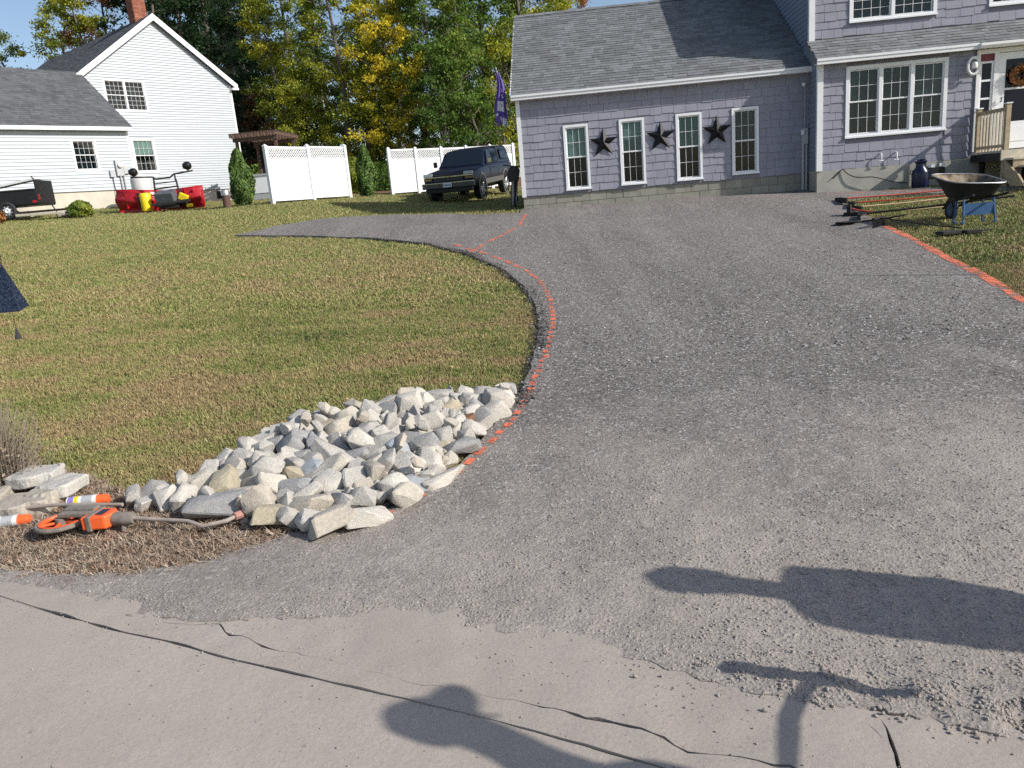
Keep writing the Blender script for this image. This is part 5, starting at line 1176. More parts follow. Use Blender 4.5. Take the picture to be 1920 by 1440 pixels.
# ------------------------------------------------------------------ wheelbarrow and asphalt tools on the right
def wheelbarrow():
    a = gp(1800, 412); b = gp(1852, 418); c = (a + b) / 2; T = thing('wheelbarrow', 'steel wheelbarrow with rusty tan tray on blue frame beside the tools', 'wheelbarrow', (c.x - .05, c.y + .1, tz(c.x, c.y)), R(-96))
    def loop(w0, w1, d, z): return [(-w0, -d, z), (w1, -d, z), (w1, d, z), (-w0, d, z)]
    o = loop(.50, .46, .36, .66); i = loop(.27, .26, .22, .36); m = MB()
    # rounded tray: rings from rim to floor
    def ring(x0, x1, d, z, n=28):
        out = []
        for k in range(n):
            t = 2 * math.pi * k / n; cx, sy = math.cos(t), math.sin(t); q = (abs(cx) ** .45) * math.copysign(1, cx); s = (abs(sy) ** .55) * math.copysign(1, sy); out.append(((x0 + x1) / 2 + (x1 - x0) / 2 * q, d * s, z + (-.08 * d * s - .17 * (x1 - x0) / 2 * q) * (1 if z > .4 else .4)))
        return out
    rings = [ring(-.50, .42, .44, .675), ring(-.48, .40, .42, .66), ring(-.36, .31, .32, .48), ring(-.27, .24, .25, .375), ring(-.2, .2, .12, .365)]
    vs = [p for r_ in rings for p in r_]; n = 28; fs = [(a_ * n + k, a_ * n + (k + 1) % n, (a_ + 1) * n + (k + 1) % n, (a_ + 1) * n + k) for a_ in range(4) for k in range(n)] + [tuple(4 * n + k for k in range(n))]
    m.add(vs, fs); tr = mat('worn_tray', (.2, .17, .13), .45, .6); t = NT(tr); t.col(t.ramp(t.noise(t.obj(), 7, 6, .7), [(.35, (.055, .045, .035)), (.5, (.20, .15, .09)), (.65, (.30, .26, .21))]))
    ob = m.build('tray', tr, T, smooth=True); ob.data.materials.append(M['blackmatte']); s = ob.modifiers.new('thick', 'SOLIDIFY'); s.thickness = .006; s.offset = 1; s.material_offset = 1
    MB().tube(ring(-.505, .425, .445, .677) + [ring(-.505, .425, .445, .677)[0]], .010, 6, False).build('rim', M['steel'], T, smooth=True)
    for s_ in (-1, 1):
        MB().tube([(-.62, s_ * .10, .20), (-.2, s_ * .17, .33), (.5, s_ * .24, .40), (.72, s_ * .26, .44)], .020, 8).build('handle', M['blackmatte'], T, smooth=True)
        MB().tube([(.06, s_ * .20, .34), (.03, s_ * .22, .0), (.12, s_ * .22, .0)], .018, 6).build('leg', M['blue'], T)
        MB().tube([(.34, s_ * .22, .37), (.40, s_ * .24, 0.0), (.33, s_ * .24, 0.0)], .018, 6).build('leg', M['blue'], T)
    MB().bb(.34, .37, -.24, .24, .12, .30).build('cross_brace', M['blue'], T)
    w = MB().torus((-.55, 0, .19), .145, .045, 'y', 26, 8).build('tyre', M['rubber'], T, smooth=True); MB().lathe([(0, -.03), (.11, -.03), (.11, .03), (0, .03)], (-.55, 0, .19), 18, 'y').build('wheel_hub', M['blue'], w)
wheelbarrow()
def tool(name, label, cat, h, e, zh, ze, mt, head, r=.014, hm='blackmatte'):
    """h,e: pixels of head end and handle end; zh,ze: heights above the ground"""
    a = gp(*h); b = gp(*e); A = Vector((a.x, a.y, tz(a.x, a.y) + zh)); B = Vector((b.x, b.y, tz(b.x, b.y) + ze)); d = B - A; rz = math.atan2(d.y, d.x); T = thing(name, label, cat, A, rz); L = math.hypot(d.x, d.y); dz = d.z
    MB().tube([(0, 0, 0), (L * .5, 0, dz * .5 - .012), (L, 0, dz)], r, 8).build('handle', mt, T, smooth=True)
    H_ = M[hm]
    if head == 'lute':
        MB().bb(-.03, .0, -.36, .36, -zh + .005, -zh + .11).build('head', H_, T, bevel=.004); MB().tube([(.0, -.15, .02), (.12, 0, 0), (.0, .15, .02)], .008, 6).build('brace', H_, T)
    elif head == 'rake':
        MB().bb(-.02, .02, -.24, .24, -.015, .015).build('head', H_, T)
        for k in range(13): MB().bb(-.012, .0, -.235 + k * .038, -.227 + k * .038, -zh + .003, -.014).build('tine', H_, T)
    elif head == 'shovel':
        m = MB(); n = 8; pr = []
        for i in range(n + 1):
            t = i / n; pr.append((-.36 + .36 * t, .135 * min(1, (t * 4) ** .6 if t < .25 else 1)))
        vs = []; [vs.extend([(x, -w, .02), (x, 0, -.012), (x, w, .02)]) for x, w in pr]
        m.add(vs, [(3 * i + j, 3 * i + j + 1, 3 * i + j + 4, 3 * i + j + 3) for i in range(n) for j in range(2)]); o = m.build('blade', H_, T); s = o.modifiers.new('t', 'SOLIDIFY'); s.thickness = .005
        MB().tube([(-.10, 0, 0), (.12, 0, .005)], .020, 8).build('socket', H_, T)
    elif head == 'tamper': MB().bb(-.03, .03, -.11, .11, -zh, -zh + .2).build('head', H_, T); MB().bb(-.09, .12, -.13, .13, -zh + .01, -zh + .05).build('foot_plate', H_, T)
    return T
tool('asphalt_lute', 'long red-handled asphalt lute lying farthest back in the tool row', 'lute', (1578, 381), (1772, 366), .09, .10, M['redhandle'], 'lute')
tool('asphalt_lute', 'red-handled asphalt lute second from the back in the tool row', 'lute', (1598, 389), (1790, 379), .09, .14, M['redhandle'], 'lute')
tool('asphalt_rake', 'pale wood-handled asphalt rake between the red handles and the blackened one', 'rake', (1610, 396), (1800, 384), .08, .15, M['handle'], 'rake')
tool('shovel', 'wood-handled shovel with black blade nearest the red-handled lutes', 'shovel', (1622, 404), (1790, 397), .05, .10, M['handle'], 'shovel')
tool('asphalt_lute', 'tar-blackened lute whose handle crosses under the wheelbarrow tray', 'lute', (1612, 412), (1900, 402), .10, .30, M['blackmatte'], 'lute', .018)
tool('tamper', 'short red-gripped hand tamper with black plate beside the tool heads', 'tamper', (1592, 405), (1640, 404), .14, .06, M['redhandle'], 'tamper')
tool('tar_shovel', 'blackened shovel lying lowest in the tool pile on the drive edge', 'shovel', (1602, 420), (1700, 408), .03, .05, M['blackmatte'], 'shovel')
tool('edge_rake', 'thin dark rake standing on its head nearest the orange line', 'rake', (1648, 427), (1800, 431), .16, .03, M['blackmatte'], 'rake', .010)
def pad(u, v, w, d, rz, label):
    p = gp(u, v); m = MB().bb(-w / 2, w / 2, -d / 2, d / 2, 0, .05); m.bb(w / 2, w / 2 + .18, -.012, .012, .02, .04); o = m.build('hand_plate', M['blackmatte'], None, (p.x, p.y, tz(p.x, p.y)), rz, bevel=.008); tag(o, label, 'tamping plate', 'black plates on the grass')
pad(1778, 439, .30, .18, .1, 'flat black plate on the grass directly under the wheelbarrow legs'); pad(1822, 437, .22, .16, -.1, 'second flat black plate on the grass, farther towards the lawn')

# ------------------------------------------------------------------ pickup truck
def truck():
    body = mat('navy_paint', (.008, .010, .024), .32, .0, spec=.3); trim_ = varied('grey_cladding', (.10, .095, .085), .1, 6, .5)
    c = at(846, 374, 27.6); rz = math.atan2(-.966, -.26) - math.pi                        # local -x is the nose direction after turning
    T = thing('pickup_truck', 'dark blue pickup truck with topper parked on the grass before the fence', 'pickup truck', (c.x, c.y, 0), 0)
    fd = Vector((-.27, -.963, 0)).normalized(); T.rotation_euler = (0, 0, math.atan2(fd.y, fd.x))   # local +x = nose
    ctr = Vector((c.x, c.y, 0)) - fd * 2.6; zf = tz(c.x, c.y); zr = tz(ctr.x - fd.x * 1.8, ctr.y - fd.y * 1.8); T.location = (ctr.x, ctr.y, tz(ctr.x, ctr.y)); T.rotation_euler = (0, -math.atan2(zf - zr, 4.4) * 1.0, math.atan2(fd.y, fd.x))
    Wd = .96
    def loft(secs, name, mt, smooth=True, bev=.02):
        """secs: list of (x, [(y,z)...half section from bottom outside to top centre])"""
        m = MB(); k = len(secs[0][1]); vs = []
        for x, s in secs: vs += [(x, y, z) for y, z in s] + [(x, -y, z) for y, z in reversed(s)]
        n = 2 * k; fs = [(i * n + j, i * n + (j + 1) % n, (i + 1) * n + (j + 1) % n, (i + 1) * n + j) for i in range(len(secs) - 1) for j in range(n)] + [tuple(range(n))[::-1], tuple((len(secs) - 1) * n + j for j in range(n))]
        m.add(vs, fs); return m.build(name, mt, T, smooth=smooth, bevel=bev)
    lo = lambda b, w, h, hw: [(w - .06, b), (w, b + .10), (w, h - .22), (w - .05, h - .05), (hw, h)]
    loft([(2.62, lo(.52, .90, .98, .6)), (2.50, lo(.48, .95, 1.06, .7)), (1.3, lo(.46, Wd, 1.14, .75)), (.95, lo(.44, Wd, 1.17, .8)), (-2.55, lo(.46, Wd, 1.20, .85)), (-2.72, lo(.5, .93, 1.18, .85))], 'body', body)
    for s in (-1, 1):
        for x in (1.72, -1.55): MB().lathe([(.45, .0), (.49, s * .02), (.49, s * .04), (.42, s * .045)], (x, s * .93, .43), 26, 'y', False).build('wheel_arch', trim_, T, smooth=True)
    g = lambda z0, z1, w0, w1: [(w0, z0), (w0 - .01, z0 + .02), (w1, z1 - .06), (w1 - .10, z1), (.2, z1 + .015)]
    m_ = loft([(1.12, [(.86, 1.14), (.86, 1.15), (.86, 1.16), (.8, 1.165), (.3, 1.17)]), (.42, g(1.14, 1.72, .90, .74)), (-.25, g(1.14, 1.77, .90, .75)), (-1.0, g(1.14, 1.76, .90, .75)), (-1.05, g(1.14, 1.76, .90, .75))], 'cab', body, bev=.015)
    loft([(-1.06, g(1.16, 1.80, .91, .78)), (-2.45, g(1.16, 1.80, .91, .78)), (-2.68, g(1.16, 1.74, .90, .74))], 'topper', body, bev=.02)
    # glass laid just proud of the cab
    def quad(name, pts, mt, off=(0, 0, 0), th=.006):
        m = MB(); P = [Vector(p) + Vector(off) for p in pts]; nrm = (P[1] - P[0]).cross(P[2] - P[0]).normalized() * th; m.prism(P, -nrm / 2, nrm / 2); return m.build(name, mt, T)
    ws = mat('windscreen_glass', (.008, .012, .018), .05, 0, coat=.3); quad('windshield', [(1.08, -.78, 1.185), (1.08, .78, 1.185), (.455, .66, 1.70), (.455, -.66, 1.70)], ws, (.02, 0, .015))
    for s in (-1, 1):
        quad('side_window', [(.78, s * .905, 1.20), (.0, s * .91, 1.20), (.0, s * .79, 1.68), (.42, s * .79, 1.66)], M['tint'], (0, s * .004, 0)); quad('side_window', [(-.08, s * .91, 1.20), (-.85, s * .91, 1.20), (-.85, s * .79, 1.68), (-.08, s * .79, 1.68)], M['tint'], (0, s * .004, 0))
        quad('topper_window', [(-1.2, s * .915, 1.30), (-2.35, s * .915, 1.30), (-2.35, s * .84, 1.66), (-1.2, s * .84, 1.68)], M['tint'], (0, s * .006, 0))
        mr = MB().bb(.78, .92, s * 1.0 - .11 * (s < 0) , s * 1.0 + .11 * (s > 0), 1.20, 1.40).build('mirror', M['black'], T, bevel=.02); MB().bb(.90, .93, s * 1.055 - .05, s * 1.055 + .05, 1.22, 1.38).build('mirror_face', M['chrome'] if s > 0 else M['black'], mr)
        MB().bb(.55, .5, s * .965, s * .97, .60, 1.12).bb(-.52, -.50, s * .962, s * .966, .60, 1.12).build('door_seam', M['black'], T)
        MB().bb(1.28, -1.1, s * .955 - .02, s * .955 + .02, .50, .68).build('rocker_cladding', trim_, T, bevel=.01)
        MB().bb(-.02, .13, s * .975 - .01, s * .975 + .01, 1.02, 1.05).build('door_handle', M['black'], T)
        MB().bb(-2.735, -2.70, s * .84 - .08, s * .84 + .08, .80, 1.10).build('tail_light', M['redpaint'], T)
        hl = MB().bb(2.60, 2.665, s * .74 - .17, s * .74 + .17, .92, 1.03).build('headlight', mat('headlight_lens', (.55, .6, .62), .08, .2, coat=1), T, bevel=.015); MB().bb(2.60, 2.66, s * .76 - .15, s * .76 + .15, .79, .86).build('turn_signal', M['yellow'] if False else mat('amber_lens', (.35, .22, .08), .2), T, bevel=.01)
        for x in (1.72, -1.55):
            wq = MB(); wq.lathe([(.22, -.12), (.37, -.12), (.395, -.09), (.395, .09), (.37, .12), (.22, .12)], (x, s * .82, .39), 30, 'y', False); w = wq.build('wheel', M['rubber'], T, smooth=True)
            MB().lathe([(0, s * .07), (.06, s * .09), (.08, s * .05), (.20, s * .09), (.235, s * .125), (.235, s * .10)], (x, s * .82, .39), 24, 'y').build('rim', M['steel'], w, smooth=True)
            MB().lathe([(.0, 0), (.47, 0)], (x, s * .955, .43), 24, 'y').build('wheel_well', M['dark'], T) if False else None
            for k in range(6): a = k * math.pi / 3; MB().tube([(x + .07 * math.cos(a), s * .935, .39 + .07 * math.sin(a)), (x + .21 * math.cos(a), s * .945, .39 + .21 * math.sin(a))], .022, 5).build('rim_spoke', M['steel'], w)
    gr = MB().bb(2.62, 2.66, -.54, .54, .74, 1.00).build('grille', M['black'], T); MB().bb(2.655, 2.685, -.90, .90, .875, .915).build('grille_bar', M['chrome'], gr, bevel=.006)
    em = MB(); em.prism([(2.69, -.09, .880), (2.69, -.03, .880), (2.69, -.03, .868), (2.69, .03, .868), (2.69, .03, .880), (2.69, .09, .880), (2.69, .10, .910), (2.69, .03, .910), (2.69, .03, .922), (2.69, -.03, .922), (2.69, -.03, .910), (2.69, -.10, .910)], (0, 0, 0), (.012, 0, 0)); em.build('grille_badge', mat('gold_badge', (.5, .42, .2), .3, .8), gr)
    for z in (.78, .83, .96): MB().bb(2.658, 2.668, -.53, .53, z, z + .015).build('grille_slat', trim_, gr)
    MB().bb(2.58, 2.80, -.95, .95, .52, .70).build('bumper', trim_, T, bevel=.03); MB().bb(2.70, 2.812, -.94, .94, .675, .715).build('bumper_strip', M['chrome'], T, bevel=.01); MB().bb(2.55, 2.70, -.86, .86, .36, .52).build('air_dam', M['black'], T, bevel=.02)
    lp = MB().bb(2.805, 2.82, -.16, .16, .55, .69).build('license_plate', M['white'], T)
    for k in range(6): MB().bb(2.821, 2.823, -.12 + k * .042, -.096 + k * .042, .59, .65).build('plate_mark', M['blue'], lp)
    MB().bb(-2.86, -2.70, -.92, .92, .50, .66).build('rear_bumper', M['chrome'], T, bevel=.02)
    MB().bb(-2.4, 2.3, -.70, .70, .34, .50).build('chassis', M['dark'], T)
    MB().tube([(1.05, -.55, 1.20), (.98, 0, 1.215), (1.05, .5, 1.20)], .01, 5).build('wiper', M['black'], T)
truck()

# ------------------------------------------------------------------ bicycle leaning at the wing's end wall
def bicycle():
    T = thing('bicycle', 'black bicycle leaning against the end wall of the mauve garage wing', 'bicycle', H(-.30, 0, 0), HA); T.location.z = tz(*H2(-.3, .6)); k = M['black']
    yf, yr, rr = .12, 1.18, .33
    for y in (yf, yr):
        w = MB().torus((0, y, rr), rr - .02, .022, 'x', 32, 7).build('tyre', M['rubber'], T, smooth=True); MB().torus((0, y, rr), rr - .045, .010, 'x', 32, 5).build('rim', M['steel'], w, smooth=True)
        for a in range(14): t = a * math.pi / 7; MB().tube([(0, y, rr), (0, y + .28 * math.cos(t), rr + .28 * math.sin(t))], .0015, 3).build('spoke', M['steel'], w)
    MB().tube([(0, yf + .1, .86), (0, yf + .48, .30), (0, yr - .28, .85)], .017, 8).tube([(0, yf + .12, .80), (0, yr - .26, .80)], .015, 8).tube([(0, yf + .48, .30), (0, yr, rr), (0, yr - .26, .78)], .011, 8).build('frame', k, T, smooth=True)
    for s in (-1, 1): MB().tube([(s * .045, yf, rr), (s * .04, yf + .08, .72), (0, yf + .1, .80)], .012, 6).build('fork', k, T, smooth=True); MB().tube([(0, yf + .48, .3), (s * .09, yf + .48, .3), (s * .09, yf + .48 + s * .12, .3 - .1 * s)], .01, 6).bb(s * .09 - .04, s * .09 + .04, yf + .45 + s * .12, yf + .53 + s * .12, .28 - .1 * s, .30 - .1 * s).build('pedal', k, T)
    MB().tube([(0, yf + .1, .86), (0, yf + .07, .98)], .014, 6).tube([(-.28, yf + .16, 1.02), (-.08, yf + .05, 1.0), (.08, yf + .05, 1.0), (.28, yf + .16, 1.02)], .013, 8).build('handlebar', k, T, smooth=True)
    MB().lathe([(0, -.13), (.04, -.12), (.085, .05), (.075, .13), (0, .14)], (0, yr - .27, .92), 14, 'y').build('saddle', k, T, smooth=True)
    b = MB(); b.prism([(-.12, yf - .02, .62), (.12, yf - .02, .62), (.15, yf - .04, .92), (.06, yf - .02, 1.0), (-.10, yf - .02, .98), (-.15, yf - .04, .85)], (0, 0, 0), (0, .10, 0)); b.build('front_bag', M['blackmatte'], T, bevel=.03)
    for o in T.children: pass
    T.rotation_euler = (0, R(7), HA)
bicycle()
#PART4

# ------------------------------------------------------------------ snow plow, tank, pipe, trailer in front of the white house
def plow():
    p = at(312, 396, 31.0); g = tz(p.x, p.y); T = thing('snow_plow', 'red V-blade snow plow with black light frame parked before the white house', 'snow plow', (p.x, p.y, g), R(-4))
    def wing(s):
        n = 7; prof = [(-.28 * math.sin(t), .76 * (1 - math.cos(t)) / 2 + .02) for t in [math.pi * k / n for k in range(n + 1)]]     # curved mouldboard, hollow towards the camera
        prof = [(-.30 + .30 * abs(math.cos(t)) ** .8, .04 + .78 * k / n) for k, t in enumerate([math.pi * k / n for k in range(n + 1)])]
        x0, x1 = (0, s * 1.70); m = MB(); vs = []; 
        for x, dy, hs in ((x0, .25, .92), (x1, -.25, 1.12 if s < 0 else .98)):
            vs += [(x, dy - .0 + a, z * hs) for a, z in prof]
        k = n + 1; m.add(vs, [(i, i + 1, k + i + 1, k + i) for i in range(n)]); o = m.build('blade_wing', M['redpaint'], T, smooth=True); so_ = o.modifiers.new('t', 'SOLIDIFY'); so_.thickness = .03
        MB().box((s * .85, .0 - .02, .05), (1.74, .05, .14), Matrix.Rotation(-s * .285, 3, 'Z')).build('cutting_edge', M['redpaint'], T)
        for q in (.15, .55, .95, 1.35): MB().box((s * q, .25 - .5 * q / 1.7 + .0 - .12 , .42), (.035, .10, .62), Matrix.Rotation(0, 3, 'Z')).build('rib', M['redpaint'], T)
        e = MB(); e.prism([(s * 1.70, -.25 + a, z * (1.12 if s < 0 else .98)) for a, z in prof] + [(s * 1.70, -.22, .93 if s < 0 else .80), (s * 1.70, -.22, .05)], (0, 0, 0), (.02 * s, 0, 0)); e.build('end_plate', M['redpaint'], T)
    wing(-1); wing(1)
    f = MB().tube([(-.12, -.35, .12), (-.12, -.35, .80), (-.12, -.30, 1.12)], .035, 6).tube([(.85, -.45, .12), (.85, -.45, .82), (.8, -.40, 1.10)], .035, 6).tube([(-.14, -.35, .80), (.87, -.45, .84)], .03, 6).tube([(-.12, -.32, 1.0), (.82, -.42, 1.02)], .022, 6); f.build('lift_frame', M['black'], T, smooth=True)
    MB().tube([(-1.0, -.30, 1.32), (-.15, -.30, 1.26), (-.05, -.30, 1.18), (.55, -.35, 1.18), (.75, -.36, 1.30), (1.5, -.36, 1.36)], .032, 6).tube([(-.12, -.3, 1.1), (-.12, -.3, 1.27)], .03, 6).tube([(.78, -.4, 1.05), (.78, -.38, 1.3)], .03, 6).build('light_bar', M['black'], T, smooth=True)
    for x, z in ((-.86, 1.50), (1.30, 1.56)):
        L = MB().lathe([(0, -.17), (.10, -.15), (.155, -.04), (.155, .06), (.10, .13), (0, .14)], (x, -.32, z), 16, 'x').build('plow_light', M['black'], T, smooth=True); MB().tube([(x, -.32, z - .2), (x, -.32, z - .1)], .03, 6).build('light_stem', M['black'], L)
    MB().box((.42, -.62, .42), (.72, .42, .52), Matrix.Rotation(.35, 3, 'X')).build('pump_cover', varied('faded_plastic', (.10, .105, .12), .25, 8, .6), T, bevel=.03)
    for x in (-.85, -.62): MB().tube([(x, -.22, .10), (x + .03, -.34, .72)], .055, 8).build('hydraulic_ram', M['blackmatte'], T, smooth=True)
    MB().prism([(-.1, -.9, .16), (1.35, -.75, .22), (1.35, -.6, .27), (-.1, -.45, .22)], (0, 0, 0), (0, 0, .07)).tube([(0, -.8, .2), (.1, -.1, .12)], .05, 6).tube([(1.0, -.7, .2), (1.1, -.1, .12)], .05, 6).bb(.2, .9, -.75, -.45, .05, .16).build('push_frame', M['blackmatte'], T)
    b = MB(); b.lathe([(0, .0), (.19, .02), (.20, .30), (.21, .62), (.17, .68), (0, .69)], (-.42, -.62, 0), 18); b.build('blade_guard', M['yellow'], T, smooth=True)
    MB().box((1.02, -.50, .40), (.36, .16, .28), Matrix.Rotation(.5, 3, 'Y')).build('blade_guard', M['yellow'], T, bevel=.04); MB().bb(1.12, 1.36, -.6, -.5, .02, .16).build('blade_guard', M['yellow'], T, bevel=.03)
plow()
def tank():
    p = at(272, 385, 32.6); T = thing('storage_tank', 'white plastic tank standing between the snow plow and the house corner window', 'tank', (p.x, p.y, tz(p.x, p.y)))
    MB().lathe([(0, 0), (.36, 0), (.38, .04), (.38, 1.10), (.35, 1.26), (.22, 1.34), (0, 1.35)], n=28).build('shell', M['tank'], T, smooth=True); MB().lathe([(.1, 1.34), (.11, 1.40), (0, 1.41)], n=16).build('lid', M['grey'], T, smooth=True)
tank()
def pipe():
    p = at(427, 391, 28.6); T = thing('vent_pipe', 'rusty brown standing pipe with grey cap on the grass left of the rounded shrub', 'pipe', (p.x, p.y, tz(p.x, p.y)))
    MB().lathe([(0, -.1), (.14, -.1), (.13, .45), (0, .45)], n=16).build('post', varied('rusty_pipe', (.12, .065, .045), .3, 12, .8), T, smooth=True); MB().lathe([(.15, .44), (.15, .60), (.12, .64), (0, .65)], n=16).build('cap', M['steel'], T, smooth=True)
    q = at(206, 384, 33.0)
    T2 = thing('drum', 'small dark drum standing against the left end of the red plow', 'drum', (at(231, 393, 31.6).x, 31.6, tz(at(231, 393, 31.6).x, 31.6))); MB().lathe([(0, 0), (.12, 0), (.125, .25), (.12, .50), (0, .5)], n=14).build('shell', M['dark'], T2, smooth=True); MB().torus((0, 0, .4), .125, .01, 'z', 16, 5).build('hoop', M['black'], T2)
pipe()
def trailer():
    p = at(34, 405, 29.6); T = thing('utility_trailer', 'black pickup-bed trailer with white wheel, at the edge beside the white house', 'trailer', (p.x, p.y, tz(p.x, p.y)), R(4))
    MB().bb(-1.7, 1.15, -.6, .6, .42, .50).bb(-1.7, 1.15, -.64, -.58, .46, .98).bb(-1.7, 1.15, .58, .64, .46, .98).build('bed', M['black'], T, bevel=.03)
    MB().bb(1.10, 1.17, -.62, .62, .46, 1.32).build('tailgate', M['black'], T, bevel=.02); MB().bb(-1.7, 1.1, -.66, -.60, .97, 1.02).build('rail', M['blackmatte'], T)
    for z in (.62, .72): MB().bb(1.171, 1.19, -.62, -.52, z, z + .08).build('tail_light', M['redpaint'], T)
    MB().bb(.95, 1.1, -.648, -.641, .52, .60).build('tail_light', M['redpaint'], T)
    MB().lathe([(.41, -.05), (.44, -.06), (.44, .02), (.41, .02)], (0, -.62, .40), 26, 'y').build('wheel_arch', M['blackmatte'], T, smooth=True) if False else None
    w = MB().torus((.02, -.66, .30), .25, .075, 'y', 30, 10).build('tyre', M['rubber'], T, smooth=True); MB().lathe([(0, -.02), (.07, -.05), (.12, .0), (.20, .0), (.215, -.04), (.20, .04), (0, .05)], (.02, -.67, .30), 22, 'y').build('rim', M['white'], w, smooth=True)
    for k in range(8): a = k * math.pi / 4; MB().lathe([(0, -.01), (.028, -.008), (.028, .01)], (.02 + .15 * math.cos(a), -.70, .30 + .15 * math.sin(a)), 8, 'y').build('rim_hole', M['dark'], w)
    MB().bb(-.3, 2.1, -.55, -.5, .18, .24).bb(-.3, 2.1, .1, .16, .18, .24).build('frame', M['blackmatte'], T)
    m = MB(); m.prism([(-1.9, -.3, 1.05), (1.0, -.3, 1.42), (1.1, -.3, 1.36), (-1.9, -.3, .95)], (0, 0, 0), (0, .5, 0)); o = m.build('folded_tarp', M['tarp'], None, T.location, T.rotation_euler[2]); tag(o, 'white folded sheet lying on top of the black trailer bed', 'tarp')
    m = MB(); r = random.Random(2)
    o = MB().prism([(.35, -.85, .16), (2.0, -.85, .12), (2.0, -.85, .05), (.35, -.85, .07)], (0, 0, 0), (0, .5, 0)).build('pallet_board', M['woodpale'], None, T.location, T.rotation_euler[2]); tag(o, 'pale weathered boards lying on the grass behind the trailer wheel', 'boards')
    a = at(58, 330, 29.2); b = at(108, 397, 29.0); c = a.lerp(b, .5); o = MB().tube([a, b + Vector((0, 0, -.05))], .022, 6).build('leaning_rod', M['blackmatte']); tag(o, 'thin dark rod leaning diagonally against the trailer tailgate', 'rod')
    S = at(113, 401, 29.3); mm = rock_mesh(400); o = bpy.data.objects.new('boulder', mm); COL.objects.link(o); o.location = (S.x, S.y + .3, tz(S.x, S.y + .3) + .08); o.scale = (.30, .2, .22); o.material_slots[0].link = 'OBJECT'; o.material_slots[0].material = ROCKM['cream']; tag(o, 'pale round boulder on the grass right of the trailer', 'boulder')
trailer()

# ------------------------------------------------------------------ foliage
def leaf_mat(name, stops, clump=.35, trans=.45):
    m = bpy.data.materials.new(name); m.use_nodes = True; t = NT(m); p = t.pos(); o = t.ramp(t.noise(p, clump, 4, .7), stops)
    o = t.mix(1.0, o, t.ramp(t.island(), [(0, G3(.65)), (.6, G3(1.35)), (1, G3(2.2))]), 'MULTIPLY'); t.col(o); t.b.inputs['Roughness'].default_value = .55; t.b.inputs['Specular IOR Level'].default_value = .3
    tr = t.n('ShaderNodeBsdfTranslucent'); t.l(o, tr.inputs[0]); mx = t.n('ShaderNodeMixShader'); mx.inputs[0].default_value = trans; out = [n for n in t.t.nodes if n.type == 'OUTPUT_MATERIAL'][0]
    t.l(t.b.outputs[0], mx.inputs[1]); t.l(tr.outputs[0], mx.inputs[2]); t.l(mx.outputs[0], out.inputs[0]); return m
LM = {'dark green': leaf_mat('dark_green_leaves', [(.35, (.016, .038, .014)), (.6, (.032, .066, .02)), (.74, (.07, .10, .02))]),
      'green': leaf_mat('green_leaves', [(.35, (.055, .11, .022)), (.55, (.11, .18, .03)), (.7, (.24, .26, .035))]),
      'pale green': leaf_mat('pale_green_leaves', [(.35, (.09, .14, .05)), (.6, (.15, .19, .06)), (.7, (.22, .22, .07))]),
      'yellow-green': leaf_mat('yellow_green_leaves', [(.33, (.11, .16, .022)), (.52, (.26, .28, .03)), (.70, (.52, .43, .03))]),
      'golden': leaf_mat('golden_leaves', [(.33, (.24, .25, .03)), (.5, (.52, .44, .035)), (.7, (.58, .42, .04))]),
      'rusty orange': leaf_mat('rusty_leaves', [(.35, (.15, .085, .03)), (.55, (.30, .13, .05)), (.7, (.34, .20, .05))]),
      'arborvitae': leaf_mat('arborvitae_leaves', [(.35, (.055, .10, .022)), (.6, (.10, .16, .035)), (.75, (.17, .17, .05))], 5, .15)}
BARK = varied('bark', (.12, .10, .085), .35, 3, .95, bump=.5, bscale=14)
BARKP = varied('pale_bark', (.30, .28, .25), .3, 3, .9, bump=.3, bscale=14)
